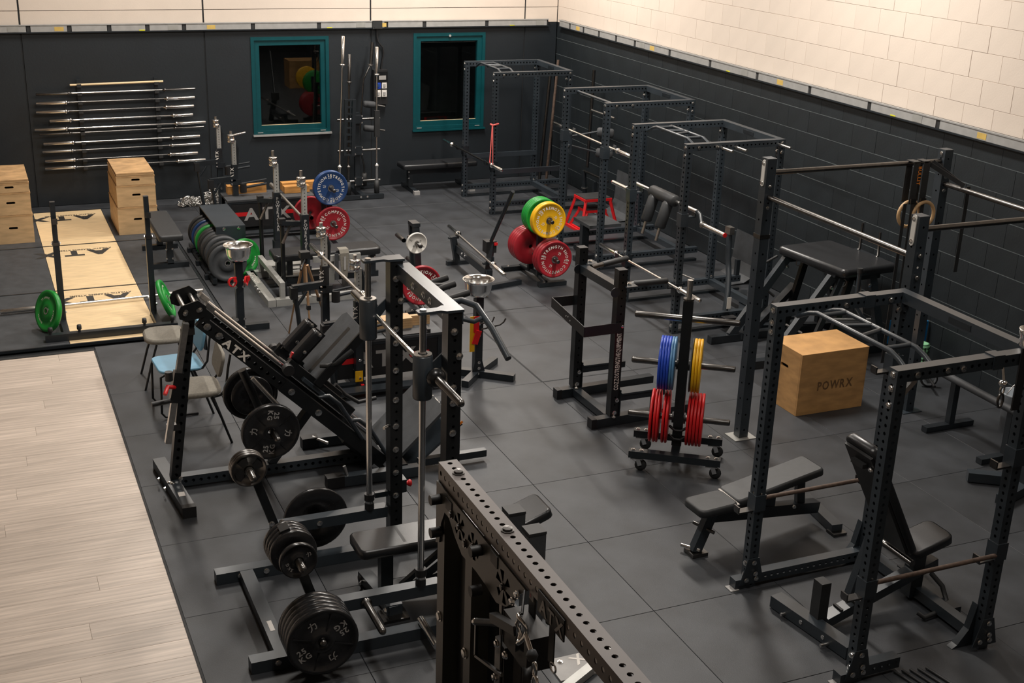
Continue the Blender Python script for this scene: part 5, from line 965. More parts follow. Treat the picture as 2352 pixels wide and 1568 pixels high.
for y in (9.95, 9.22): part('clamp_disc', B().cyl((5.05, y - .045, 1.27), (5.05, y - .05, 1.27), .045, 16), M['black_paint'], t)
for p0, p1 in (((5.16, 9.86, 1.29), (5.62, 10.0, 1.30)), ((5.16, 9.30, 1.29), (5.60, 9.26, 1.30))):
    a, c = V(p0), V(p1); part('handle_tube', B().cyl(a, a.lerp(c, .3), .024, 12), M['dark_steel'], t); part('handle_grip', B().lathe([(.001, 0), (.024, 0), (.028, .006), (.028, .32), (.022, .33), (.001, .33)], a.lerp(c, .29), c - a, 12), M['rubber_black'], t)
part('belt_loop', B().beam((5.06, 9.99, .94), (4.84, 10.0, .94), .008, .095).beam((4.84, 10.0, .94), (4.76, 9.16, .94), .008, .095).beam((4.76, 9.16, .94), (5.13, 9.17, .94), .008, .095), M['black_plastic'], t); bolts(t, [((5.14, 9.165, .95), (0, -1, 0))], .012)
part('loop_vents', B().box((4.797, 9.6, .94), (.012, .01, .01)).box((4.793, 9.55, .95), (.012, .01, .01)).box((4.79, 9.5, .93), (.012, .01, .01)), M['grey_print'], t, kind='stuff')
part('lettering', B().glyphs('COZZOSTRENGTHEQUIPMENT', .062, (5.14, 9.22 - W_ / 2, .34), (0, 0, 1), (-1, 0, 0), bold=.02, sx=.58), M['white_print'], t)
part('side_plate', B().bb(5.165, 5.175, 9.2, 9.32, .32, .56), M['black_paint'], t)
# ================================================================ rolling plate tree
c0 = V((5.25, 8.30, 0)); dx = V((.825, -.565, 0)); dy = V((.565, .825, 0))
t = thing('rolling_plate_tree', 'black plate tree on castors with thin blue, yellow and red plates', 'plate tree', c0)
for s_ in (-1, 1):
    o = c0 + dy * (.215 * s_); z = V((0, 0, 1)); beam(t, 'base_beam', o - dx * .38 + z * .15, o + dx * .38 + z * .15, .075, .06)
    for q in (-1, 1):
        k = o + dx * (.31 * q); cs = part('castor_plate', B().box(k + z * .113, (.10, .08, .008), Matrix.Rotation(-.6, 3, 'Z')), M['steel'], t)
        part('castor_fork', B().beam(k + z * .108 + dx * .01, k + z * .05 + dx * .03, .05, .035), M['chrome'], cs); w_ = k + z * .05 + dx * .035
        part('castor_wheel', B().lathe([(.012, -.015), (.043, -.015), (.05, -.007), (.05, .007), (.043, .015), (.012, .015)], w_, dy, 16), M['rubber_black'], cs)
        bolts(t, [(o + dx * (a * q) + z * .181, (0, 0, 1)) for a in (.345, .275)], .014)
beam(t, 'cross_beam', c0 - dy * .18 + V((0, 0, .15)), c0 + dy * .18 + V((0, 0, .15)), .07, .055)
part('post', B().beam(c0 + V((0, 0, .178)), c0 + V((0, 0, 1.46)), .082, .082, up=dx), M['satin_black'], t); part('top_collar', B().cyl(c0 + V((0, 0, 1.46)), c0 + V((0, 0, 1.475)), .045, 14), M['dark_steel'], t); part('top_pin', B().cyl(c0 + V((0, 0, 1.47)), c0 + V((0, 0, 1.63)), .024, 12), M['steel'], t)
for z in (1.30, .90, .42):
    for q in (-1, 1):
        part('horn', B().lathe([(.028, 0), (.0265, .05), (.0265, .375), (.02, .385), (.001, .386)], c0 + dx * (.042 * q) + V((0, 0, z)), dx * q, 14), M['dark_steel'], t)
        if z < 1.2: part('horn_stop', B().cyl(c0 + dx * (.043 * q) + V((0, 0, z)), c0 + dx * (.056 * q) + V((0, 0, z)), .048, 16), M['black_plastic'], t)
for z in (.27, .35): part('hook', B().tube([c0 - dx * .07 - dy * .03 + V((0, 0, z)), c0 - dx * .02 - dy * .07 + V((0, 0, z - .02)), c0 + dx * .03 - dy * .07 + V((0, 0, z - .02)), c0 + dx * .08 - dy * .03 + V((0, 0, z))], .012, 6), M['black_plastic'], t)
def edge_plates(items, z, q, grp):
    for l, off, m, th in items: plate(l, c0 + dx * (q * off) + V((0, 0, z)), dx * q, .225, th, m, 'plain', face=False, group=grp)
n4 = ['outermost', 'second from outside', 'third from outside', 'fourth from outside', 'innermost']
edge_plates([(n4[k] + ' deep blue plate on the left middle horn of the rolling tree', .186 - .0225 * k, 'bright_blue', .021) for k in range(4)] + [(['outer', 'inner'][k] + ' pale blue plate on the left middle horn of the rolling tree', .096 - .0205 * k, 'pale_blue', .019) for k in range(2)], .90, -1, 'blue plates on the rolling tree')
edge_plates([(n4[k] + ' yellow plate on the right middle horn of the rolling tree', .138 - .0245 * k, 'yellow', .023) for k in range(3)] + [('innermost grey-backed plate beside the yellow ones on the rolling tree', .067, 'rubber_grey', .012)], .90, 1, 'yellow plates on the rolling tree')
edge_plates([(n4[k] + ' red plate on the lower left horn of the rolling tree', [.225, .192, .168, .120, .092][k], 'bright_red', .021) for k in range(5)], .42, -1, 'red plates on the rolling tree')
edge_plates([(n4[k] + ' red plate on the lower right horn of the rolling tree', .192 - .028 * k, 'bright_red', .024) for k in range(4)] + [('innermost red plate on the lower right horn of the rolling tree', .081, 'bright_red', .02)], .42, 1, 'red plates on the rolling tree')
# ================================================================ plyo box
bx0, bx1, by0, by1 = 6.83, 7.585, 8.79, 9.29
t = thing('plyo_box', 'big scuffed brown plywood jump box with faded stamped lettering', 'box', ((bx0 + bx1) / 2, (by0 + by1) / 2, 0)); k = .018
part('front_panel', B().bb(bx0 + .001, bx1 - .001, by0, by0 + k, .002, .592), M['wood_dark'], t); part('back_panel', B().bb(bx0 + .001, bx1 - .001, by1 - k, by1, .002, .592), M['wood_dark'], t); part('right_panel', B().bb(bx1 - k, bx1, by0 + k, by1 - k, .002, .592), M['wood_dark'], t); part('top_panel', B().bb(bx0, bx1, by0 - .001, by1 + .001, .592, .61), M['wood_dark'], t)
b = B(); slot_face(b, (bx0, by1 - k, .002), (0, -1, 0), (0, 0, 1), by1 - by0 - 2 * k, .590, .23, .42, .12, .035, k); part('left_panel', b, M['wood_dark'], t)
part('lettering', B().glyphs('POWRX', .12, (bx0 + .205, by0 - .001, .235), (1, 0, -.0), (0, 0, 1), bold=.022, sx=.80), M['faded_print'], t)
# ================================================================ pull-up station
t = thing('pull_up_station', 'tall grey pull-up station of square drilled posts bolted to the floor, with round bars', 'rack', (7.0, 7.6, 0)); pw = .09
posts = [(6.09, 8.58, 2.52, 'far_left'), (6.09, 6.72, 2.50, 'n'), (7.95, 8.58, 2.50, 'fr'), (7.95, 6.72, 2.5, 'nr')]
for x, y, h, _ in posts:
    part('post', B().perf((x, y, .008), (x, y, h), pw, pw, .14, .009, 'abcd', up=(0, 1, 0)), M['rack_paint'], t); part('floor_plate', B().bb(x - .11, x + .11, y - .09, y + .09, .001, .008), M['silver_paint'] if x < 7 else M['rack_paint'], t); part('post_cap', B().box((x, y, h + .003), (pw, pw, .006)), M['rubber_grey'], t)
for p0, p1 in (((6.09 + .045, 8.58, 2.40), (7.95 - .045, 8.58, 2.40)), ((6.09, 8.58 - .045, 2.20), (6.09, 6.72 + .045, 2.20)), ((7.95, 8.58 - .045, 2.20), (7.95, 6.72 + .045, 2.20)), ((6.09 + .045, 6.72, 2.40), (7.95 - .045, 6.72, 2.40))): part('bar', B().cyl(p0, p1, .022, 12), M['dark_steel'], t)
for x, y, z in ((6.09, 8.58, 2.40), (6.09, 6.72, 2.40)):
    pl_ = part('slotted_plate', B().prism([(-.022, -.09), (-.016, -.105), (0, -.112), (.016, -.105), (.022, -.09), (.022, .09), (.016, .105), (0, .112), (-.016, .105), (-.022, .09)], (x - pw / 2, y, z), (0, -1, 0), (0, 0, 1), .008), M['white_plate'], t); bolts(t, [((x - pw / 2 - .008, y, z - .08), (-1, 0, 0)), ((x - pw / 2 - .008, y, z + .08), (-1, 0, 0))], .012)
part('slotted_plate', B().prism([(-.022, -.09), (0, -.112), (.022, -.09), (.022, .09), (0, .112), (-.022, .09)], (6.09, 6.72 - pw / 2, 2.14), (1, 0, 0), (0, 0, 1), -.008), M['white_plate'], t); bolts(t, [((6.09, 6.72 - pw / 2 - .008, 2.14 + q), (0, -1, 0)) for q in (-.08, .08)] + [((6.09, 8.58 - pw / 2, 2.2 + q), (0, -1, 0)) for q in (-.09, .09)] + [((7.95 - pw / 2, 8.58, 2.4 + q), (-1, 0, 0)) for q in (-.07, .07)] + [((7.95, 8.58 - pw / 2, 2.2 + q), (0, -1, 0)) for q in (-.06, .06)], .014)
part('strap_clamp', B().box((6.09, 8.58, 1.86), (.10, .10, .035)), M['dark_steel'], t)
for i, (x, lab) in enumerate(((7.60, 'left'), (7.71, 'right'))):
    t = thing('gym_ring', lab + ' wooden gymnastic ring hanging on black straps from the pull-up station', 'ring', (x, 8.5, 1.96), 'wooden gymnastic rings'); R = .115
    yy = 8.54 - .06 * i; part('ring', B().tube([(x + R * math.cos(a * PI / 12), yy, 1.95 + R * math.sin(a * PI / 12)) for a in range(24)], .016, 10, True), M['ring_wood'], t)
    st = B().bb(x - .055, x + .015, 8.50, 8.506, 2.05, 2.41).bb(x - .055, x + .015, 8.595, 8.601, 2.05, 2.42).bb(x - .055, x + .015, 8.50, 8.601, 2.42, 2.427); part('strap', st, M['rubber_black'], t)
    part('tail', B().bb(x - .035, x + .005, 8.49, 8.495, 1.05 if i else .75, 2.1), M['rubber_black'], t); part('tail', B().bb(x - .09, x - .055, 8.52, 8.525, .55 if not i else .9, 2.05), M['rubber_black'], t); part('buckle', B().box((x - .02, 8.49, 2.08), (.06, .02, .04)), M['dark_steel'], t)
    if i == 0: part('lettering', B().glyphs('BULLIT', .05, (x + .0, 8.499, 2.385), (0, 0, -1), (1, 0, 0), bold=.02), M['orange'], t)
t = thing('hanging_strap', 'black strap slung diagonally between two bars of the pull-up station', 'strap', (7.9, 8.4, 2.2)); part('strap', B().beam((7.72, 8.555, 2.41), (7.955, 8.30, 2.235), .006, .04), M['rubber_black'], t); part('strap', B().beam((7.80, 8.555, 2.41), (7.975, 8.34, 2.235), .006, .03), M['rubber_black'], t); part('tail', B().bb(7.98, 8.02, 8.29, 8.295, 1.45, 2.23), M['rubber_black'], t)
for y, z0, z1, w, lab in ((9.98, .02, .33, .011, 'narrow bright blue band hanging low on the right wall, left of the green roller'), (9.46, .22, .50, .016, 'bright blue band hanging on the right wall above the green roller')):
    t = thing('resistance_band', lab, 'band', (8.86, y, z0)); part('loop', B().bb(8.84, 8.845, y - w, y + w, z0, z1).bb(8.865, 8.87, y - w, y + w, z0, z1).bb(8.84, 8.87, y - w, y + w, z1, z1 + .005).bb(8.84, 8.87, y - w, y + w, z0 - .005, z0), M['band_blue'], t); part('hook', B().cyl((8.835, y, z1 - .008), (8.897, y, z1 - .008), .007), M['steel'], t)
# ================================================================ padded hyper bench
t = thing('reverse_hyper', 'black machine with a broad padded top on splayed legs beside the right wall', 'machine', (8.2, 10.35, 0))
part('top_pad', B().pad((8.32, 10.34, .92), (.985, .05, 0), (-.12, .99, 0), .72, 1.02, .09, .06, .03), M['vinyl'], t); part('pad_board', B().bb(8.02, 8.62, 9.95, 10.75, .895, .92), M['black_paint'], t)
for y in (9.98, 10.75):
    part('front_leg', B().beam((8.0, y, .90), (7.36, y, .07), .085, .06, up=(0, 1, 0)), M['rack_paint'], t); part('rear_leg', B().beam((8.5, y, .90), (8.75, y, .07), .085, .06, up=(0, 1, 0)), M['rack_paint'], t); beam(t, 'floor_beam', (7.10, y, .045), (8.82, y, .045), .085, .08); part('inner_leg', B().beam((8.25, y, .9), (8.05, y, .07), .07, .05, up=(0, 1, 0)), M['satin_black'], t)
    bolts(t, [((7.97, y - .05, .80), (0, -1, 0)), ((8.46, y - .05, .78), (0, -1, 0))], .016); beam(t, 'side_rail', (8.0, y, .87), (8.6, y, .87), .05, .06); part('emblem', B().disc((8.13, y - .03, .83), (0, -1, 0), .034, .042, .003, 24), M['grey_print'], t)
beam(t, 'floor_cross', (8.75, 10.03, .05), (8.75, 10.70, .05), .08); part('handle', B().tube([(8.72, 10.5, .98), (8.74, 10.5, 1.0), (8.74, 10.5, 1.28)], .014, 8), M['dark_steel'], t); part('handle', B().tube([(8.72, 10.2, .98), (8.745, 10.2, 1.0), (8.75, 10.22, 1.25)], .014, 8), M['dark_steel'], t); part('handle_bracket', B().bb(8.66, 8.76, 10.1, 10.55, .95, .985), M['black_paint'], t)
part('pendulum', B().tube([(8.05, 9.62, 1.05), (8.05, 9.62, .78), (8.05, 9.60, .68), (8.1, 9.57, .60), (8.16, 9.56, .55)], .023, 8), M['rack_paint'], t); part('pendulum_grip', B().cyl((8.05, 9.62, 1.04), (8.05, 9.62, 1.09), .028, 12), M['rubber_black'], t); part('strap_bar', B().cyl((7.75, 9.6, .58), (8.2, 9.55, .55), .026, 10), M['chrome'], t); part('pendulum_arm', B().beam((8.3, 9.94, .87), (8.12, 9.6, .56), .05, .03), M['satin_black'], t)
part('plate_stub', B().cyl((7.9, 9.9, .35), (8.2, 9.62, .26), .026, 10), M['rubber_black'], t); part('swing_frame', B().beam((8.1, 9.95, .88), (7.85, 9.93, .3), .06, .04, up=(0, 1, 0)), M['rack_paint'], t)
part('wall_cable', B().tube([(7.9, 10.8, .9), (7.7, 10.9, .75), (7.8, 10.92, .55), (7.95, 10.85, .42)], .014, 6), M['rubber_black'], t)
# ================================================================ front rack
RE = power_rack('black power rack nearest the camera at the lower right, rusty safety pipes across it', 4.735, 5.75, 5.215, 6.40, 2.085, 'multi', ext=.06, w=.075)
for o in [c for c in RE.children if c.name.startswith('floor_plate')]: bpy.data.objects.remove(o)
for o in [c for c in RE.children if c.name.startswith(('base_beam', 'rear_base_beam'))]: o.location.z -= .085
nb = [c for c in RE.children if c.name.startswith('base_beam')][0]; bpy.data.objects.remove(nb)
part('base_stub', B().perf((4.773, 5.215, .065), (5.06, 5.215, .065), .075, .075, .05, .011, 'ac'), M['rack_paint'], RE)
for x in (4.735, 5.75):
    for y in (5.215, 6.40):
        part('gusset', B().prism([(-.10, .0), (.10, 0), (.045, .20), (-.045, .20)], (x, y - .042, .03), (1, 0, 0), (0, 0, 1), -.006), M['rack_paint'], RE); bolts(RE, [((x + q, y - .048, z), (0, -1, 0)) for q, z in ((0, .2), (-.05, .07), (.03, .07), (.02, .11))], .014)
        if x > 5: part('foot_curve', B().prism([(0, 0), (.0, .30), (.04, .12), (.12, .02), (.16, 0)], (x - .036 - .16 if False else x - .04, y + .03, .002), (-1, 0, 0), (0, 0, 1), .05), M['rack_paint'], RE)
        else: part('front_foot', B().bb(x - .13, x - .038, y - .037, y + .037, .002, .075), M['rack_paint'], RE); part('foot_tab', B().bb(x - .17, x - .10, y - .05, y + .03, .001, .006), M['grey_print'], RE)
for y in (5.215, 6.40): part('upright_foot', B().bb(5.713, 5.787, y - .037, y + .037, .002, .19), M['rack_paint'], RE)
for y in (5.18, 6.36):
    part('safety_pipe', B().cyl((4.735 + .04, y, .70), (5.75 - .04, y, .70), .0150, 12), M['rust'], RE, 'rust brown safety pipe')
for y in (5.215, 6.40):
    for x, z in ((4.735, .60), (5.75, .66), (5.75, 1.50 if y > 6 else 1.32)):
        part('hook_sleeve', B().bb(x - .045, x + .045, y - .045, y + .045, z, z + .12), M['rack_paint'], RE); part('hook_lip', B().bb(x - .16, x - .045, y - .03, y + .03, z - .005, z + .008), M['dark_steel'], RE); part('hook_tip', B().bb(x - .165, x - .155, y - .03, y + .03, z + .008, z + .05), M['dark_steel'], RE)
part('splice', B().bb(5.40, 5.48, 5.172, 5.258, 2.004, 2.092), M['rack_paint'], RE); part('splice', B().bb(5.40, 5.48, 6.357, 6.443, 2.004, 2.092), M['rack_paint'], RE); bolts(RE, [((5.25, 6.362, 2.04), (0, -1, 0)), ((5.62, 6.362, 2.04), (0, -1, 0)), ((5.18, 5.177, 2.04), (0, -1, 0)), ((4.735 - .038, 6.4, 1.9), (-1, 0, 0)), ((4.735 - .038, 5.215, 1.86), (-1, 0, 0))], .016)
part('brace', B().prism([(0, 0), (.10, .10), (.10, .14), (0, .05)], (4.775, 5.25, 1.88), (1, 0, 0), (0, 0, 1), .04), M['grey_print'], RE)
part('edge_bracket', B().bb(5.60, 5.66, 5.165, 5.176, 1.72, 2.12), M['black_plastic'], RE)
t = thing('chrome_hook', 'chrome snap hook with a ball hanging under the near top beam of the front rack', 'hook', (5.52, 5.17, 1.8)); part('swivel', B().lathe([(.001, 0), (.02, .004), (.028, .02), (.02, .036), (.001, .04)], (5.50, 5.17, 1.93), (0, 0, -1), 12), M['chrome'], t); part('link', B().tube([(5.50 + .016 * math.cos(a * PI / 6), 5.17, 1.87 + .03 * math.sin(a * PI / 6)) for a in range(12)], .006, 6, True), M['chrome'], t); part('snap', B().tube([(5.50 + .02 * math.cos(a * PI / 6), 5.17, 1.80 + .045 * math.sin(a * PI / 6)) for a in range(12)], .008, 6, True), M['dark_steel'], t); part('hanger', B().cyl((5.50, 5.17, 1.93), (5.50, 5.2, 2.02), .008), M['steel'], t)
t = thing('metal_bowl', 'ribbed chrome drum cut by the right picture edge above the front rack', 'bowl', (5.75, 5.2, 2.09)); part('drum', B().lathe([(.001, 0), (.07, 0), (.075, .01), (.07, .025), (.075, .04), (.07, .055), (.078, .075), (.085, .11), (.08, .112), (.06, .04), (.001, .03)], (5.745, 5.24, 2.088), (0, 0, 1), 28), M['chrome'], t)
# upright bench in the front rack
t = thing('adjustable_bench', 'black bench with an almost upright backrest inside the front rack', 'bench', (5.3, 5.8, 0))
top, bot = V((5.04, 5.82, 1.30)), V((5.50, 5.82, .45)); dd = (top - bot).normalized(); L = (top - bot).length; nn = V((dd.z, 0, -dd.x))
part('back_pad', B().pad((top + bot) / 2, (0, 1, 0), -dd, .30, L, .065, .05).box((0, 0, -5), (.001, .001, .001)) if False else B().pad((top + bot) / 2, (0, -1, 0), -dd, .30, L, .065, .05) if (V((0, -1, 0)).cross(-dd)).x > 0 else B().pad((top + bot) / 2, (0, 1, 0), -dd, .30, L, .065, .05), M['vinyl'], t)
part('pad_board', B().beam(top - dd * .05 - nn * .012, bot + dd * .05 - nn * .012, .27, .02, up=nn), M['black_plastic'], t); part('carry_handle', B().beam(top - dd * .14 - nn * .035 + V((0, -.06, 0)), top - dd * .14 - nn * .035 + V((0, .06, 0)), .05, .03), M['rubber_black'], t); bolts(t, [(top - dd * .15 - nn * .03 + V((0, -.10, 0)), tuple(-nn))], .014)
part('seat_pad', B().pad((5.79, 5.90, .39), (.97, 0, .24), (0, 1, 0), .36, .27, .065, .06), M['vinyl'], t); beam(t, 'rear_foot', (4.76, 6.10, .05), (4.86, 5.40, .05), .10, .085, 'rack_paint'); part('handle_stub', B().beam((4.865, 5.77, .09), (4.865, 5.77, .36), .09, .075, up=(1, 0, 0)), M['rubber_black'], t)
beam(t, 'spine', (4.90, 5.75, .06), (5.9, 5.88, .25), .09, .07, 'rack_paint'); beam(t, 'seat_post', (5.72, 5.86, .03), (5.72, 5.86, .39), .10, .09); part('back_strut', B().beam((5.12, 5.80, .18), (5.30, 5.82, .78), .06, .03, up=(1, 0, 0)), M['rack_paint'], t); beam(t, 'front_foot', (5.85, 5.55, .04), (5.88, 6.15, .04), .08, .06)
for q in range(3): part('ladder_tooth', B().box((5.02 + .12 * q, 5.765 + .015 * q, .115 + .025 * q), (.02, .085, .035)), M['black_plastic'], t)
part('foot_hoop', B().tube([(5.58, 5.62, .05), (5.6, 5.58, .03), (5.75, 5.6, .03), (5.86, 5.66, .06), (5.86, 5.72, .14), (5.8, 5.78, .22)], .018, 8), M['rubber_black'], t)
bolts(t, [((4.74, 6.0, .05), (-1, 0, 0)), ((4.76, 5.8, .05), (-1, 0, 0)), ((4.79, 5.6, .05), (-1, 0, 0))], .016); part('foot_pin', B().cyl((4.70, 5.95, .03), (4.78, 5.95, .03), .012), M['steel'], t); part('foot_pin', B().cyl((4.73, 5.55, .03), (4.80, 5.55, .03), .012), M['steel'], t); part('hinge', B().cyl((5.5, 5.66, .42), (5.5, 5.98, .42), .025, 10), M['dark_steel'], t)
# low adjustable bench left of the front rack
t = thing('adjustable_bench', 'black bench with a slightly raised back pad left of the front rack', 'bench', (5.2, 6.95, 0))
part('seat_pad', B().pad((4.71, 6.91, .36), (.99, .05, .03), (-.05, 1, 0), .33, .26, .06, .05), M['vinyl_matte'], t); part('back_pad', B().pad((5.28, 6.98, .42), (.98, .06, .15), (-.06, 1, 0), .80, .27, .06, .04), M['vinyl_matte'], t)
beam(t, 'spine', (4.7, 6.91, .30), (5.75, 7.02, .14), .08, .09); beam(t, 'rear_foot', (5.80, 6.80, .04), (5.87, 7.32, .04), .09, .07, 'rack_paint'); part('foot_pad', B().box((5.80, 6.80, .012), (.12, .10, .02)), M['dark_steel'], t)
part('front_leg', B().beam((4.72, 6.90, .34), (4.60, 6.90, .03), .08, .06, up=(0, 1, 0)), M['rack_paint'], t); part('front_foot', B().bb(4.55, 4.68, 6.84, 6.97, .002, .03), M['dark_steel'], t); part('axle', B().cyl((4.53, 6.98, .05), (4.62, 6.86, .05), .014, 8), M['chrome'], t); part('leg_roller', B().cyl((4.62, 6.98, .22), (4.70, 6.82, .20), .014, 8), M['dark_steel'], t)
part('back_strut', B().beam((5.55, 7.0, .44), (5.58, 7.0, .16), .07, .04, up=(0, 1, 0)), M['black_paint'], t); part('adjust_plate', B().bb(5.0, 5.30, 6.935, 6.945, .22, .36), M['rack_paint'], t); bolts(t, [((5.06, 6.934, .32), (0, -1, 0)), ((5.12, 6.934, .33), (0, -1, 0)), ((5.18, 6.934, .34), (0, -1, 0)), ((5.45, 6.90, .24), (0, -1, 0))], .012); part('pad_gap_plate', B().beam((4.875, 6.80, .405), (4.868, 7.06, .41), .02, .01), M['steel'], t)
# things at the right wall and picture edge
t = thing('floor_tube', 'long grey tube rail on short legs along the right wall behind the front rack', 'rail', (8.1, 7.9, 0)); part('tube', B().cyl((8.05, 8.42, .47), (8.02, 7.2, .47), .035, 14), M['rubber_grey'], t)
for y in (8.1, 7.4): beam(t, 'leg', (8.04, y, .0), (8.04, y, .45), .06, .06, up=(0, 1, 0)); beam(t, 'foot', (7.75, y, .03), (8.3, y, .03), .07, .05)
t = thing('bucket', 'tall pale plastic bucket at the right picture edge by the wall', 'bucket', (8.55, 7.86, 0)); part('shell', B().lathe([(.001, .0), (.10, 0), (.125, .36), (.132, .365), (.132, .38), (.118, .38), (.094, .015), (.001, .012)], (8.55, 7.86, 0), (0, 0, 1), 28), M['pale_plastic'], t); part('bucket_handle', B().tube([(8.42, 7.86, .37), (8.46, 7.83, .47), (8.55, 7.82, .51), (8.64, 7.83, .47), (8.68, 7.86, .37)], .005, 6), M['steel'], t)
t = thing('foam_roller', 'mint green ribbed foam roller standing by the right wall', 'roller', (8.71, 9.31, 0)); part('roller', B().lathe([(.04, 0), (.07, 0)] + [q for k in range(8) for q in ((.074, .01 + .04 * k), (.074, .035 + .04 * k), (.066, .038 + .04 * k), (.066, .048 + .04 * k))] + [(.07, .33), (.04, .33), (.04, 0)], (8.71, 9.31, 0), (0, 0, 1), 24), M['foam_green'], t)
rl = [o for o in COL.objects if o.name.startswith('foam_roller')][-1]
for q in range(10): part('groove', B().box((8.71 + .07 * math.cos(q * .63), 9.31 + .07 * math.sin(q * .63), .16), (.012, .012, .28)), M['black_plastic'], rl)
t = thing('ab_wheel', 'small dark wheel with a pale spoked rim lying by the right wall', 'wheel', (8.55, 8.98, 0)); part('tyre', B().lathe([(.06, -.02), (.085, -.018), (.09, 0), (.085, .018), (.06, .02), (.06, -.02)], (8.55, 8.98, .09), (-.45, -.9, 0), 24), M['rubber_black'], t); part('rim', B().disc((8.55, 8.98, .09), (-.45, -.9, 0), .055, .068, .022, 24), M['pale_plastic'], t); part('axle', B().cyl((8.45, 8.78, .09), (8.65, 9.18, .09), .014, 10), M['black_plastic'], t)
t = thing('bench_foot_frame', 'dark bench base with a pale edge on the floor at the right picture edge', 'bench', (7.6, 7.0, 0)); beam(t, 'foot', (7.42, 7.18, .05), (7.85, 6.9, .05), .09, .08, 'rack_paint'); beam(t, 'cross', (7.35, 6.72, .05), (7.75, 6.85, .05), .09, .08, 'rack_paint'); beam(t, 'post', (7.72, 6.86, .09), (7.72, 6.86, .35), .08)
for k in range(5): solo('thin_rod', B().cyl((5.02 + .055 * k, 5.17 - .01 * k, .012), (5.10 + .055 * k, 4.72 - .02 * k, .012), .0095, 8), M['rubber_black'], ['leftmost', 'second', 'middle', 'fourth', 'rightmost'][k] + ' of five thin black rods fanned on the floor at the lower right', 'rod', (5.05 + .055 * k, 4.95, .003), 'thin rods on the floor')
# ================================================================ foreground cable machine under the perforated beam
fm = thing('cable_machine', 'blurred dark cable machine in the foreground under a long perforated grey beam', 'machine', (1.70, 3.6, 0)); FX = 1.695
mat('fg_paint', (0.052, 0.052, 0.045), 0.42, var=0.12, scale=6); mat('beam_paint', (0.155, 0.138, 0.132), 0.38, var=0.06, scale=6)
part('top_beam', B().perf((FX, 4.42, 2.31), (FX, 2.45, 2.31), .08, .08, .0505, .0115, 'abcd', depth=.004), M['beam_paint'], fm)
b = B(); kk = int(1.97 / .0505); st_ = 1.97 / kk  # pale discs just inside most side holes of the beam
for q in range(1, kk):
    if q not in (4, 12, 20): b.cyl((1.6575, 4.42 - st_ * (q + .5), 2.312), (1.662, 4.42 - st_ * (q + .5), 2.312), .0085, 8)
part('hole_discs', b, M['sticker_white'], fm, 'pale discs in the side holes', 'stuff')
part('end_cap', B().bb(1.655, 1.735, 4.42, 4.424, 2.27, 2.35), M['fg_paint'], fm)
bolts(fm, [((FX, 4.298, 2.352), (0, 0, 1)), ((FX, 3.79, 2.352), (0, 0, 1)), ((FX, 2.72, 2.352), (0, 0, 1))], .020, M['dark_steel'])
part('pulley_plate', B().prism([(0, 0), (.92, 0), (.86, -.05), (.80, -.12), (.75, -.165), (.66, -.20), (.55, -.185), (.45, -.18), (.30, -.19), (.22, -.15), (.15, -.10), (.10, -.10), (.06, -.17), (.04, -.27), (.0, -.29)], (1.654, 4.42, 2.268), (0, -1, 0), (0, 0, 1), .008), M['fg_paint'], fm); pp = [o for o in fm.children if o.name.startswith('pulley_plate')][-1]
for cy, cz, r in ((4.15, 2.19, .055), (4.0, 2.18, .055), (3.70, 2.17, .065)):
    for q in range(6):
        a = q * PI / 3 + .3; u = V((0, math.cos(a), math.sin(a))); w = V((0, -math.sin(a), math.cos(a))); o = V((1.645, cy, cz)); part('vent', B().add([o + u * r * .25, o + u * r + w * r * .26, o + u * r - w * r * .26], [(0, 1, 2), (2, 1, 0)]), M['black_plastic'], pp)
    bolts(fm, [((1.645, cy, cz), (-1, 0, 0))], .012, M['dark_steel'])
for cy, cz in ((4.37, 2.207), (4.363, 2.058), (3.92, 2.208), (3.91, 2.04)): part('rubber_stop', B().cyl((1.646, cy, cz), (1.60, cy, cz), .022, 14), M['black_plastic'], fm)
for cy, cz in ((4.28, 2.22), (3.80, 2.235)): part('slot', B().bb(1.642, 1.646, cy - .045, cy + .02, cz - .02, cz + .03), M['black_plastic'], pp)
bolts(fm, [((1.645, 4.24, 2.20), (-1, 0, 0)), ((1.645, 4.08, 2.15), (-1, 0, 0))], .014, M['dark_steel'])
part('front_post', B().bb(1.655, 1.735, 4.34, 4.42, .06, 2.268), M['fg_paint'], fm); part('second_post', B().bb(1.655, 1.735, 4.03, 4.10, .06, 2.2), M['fg_paint'], fm)
part('drilled_panel', B().perf((1.72, 4.22, .06), (1.72, 4.22, 2.1), .02, .16, .07, .012, 'ac', up=(0, 1, 0)), M['satin_black'], fm); part('back_panel', B().bb(1.78, 1.79, 3.80, 4.34, .06, 1.95), M['black_plastic'], fm)  # black drilled panel between the two posts, plain panel behind
part('guide_rod', B().cyl((1.70, 4.125, .1), (1.70, 4.125, 2.15), .012, 12), M['chrome'], fm); part('guide_rod', B().cyl((1.72, 3.86, .1), (1.72, 3.86, 2.0), .012, 12), M['dark_steel'], fm); part('cable', B().cyl((1.66, 3.72, .3), (1.655, 3.72, 2.08), .004, 8), M['dark_steel'], fm)
bolts(fm, [((1.654, 4.38, 1.636), (-1, 0, 0)), ((1.654, 4.08, 1.64), (-1, 0, 0))], .018, M['steel'])
for k in range(10): part('weight_slab', B().bb(1.72, 1.77, 3.66, 4.0, .12 + .056 * k, .17 + .056 * k), M['satin_black'], fm)
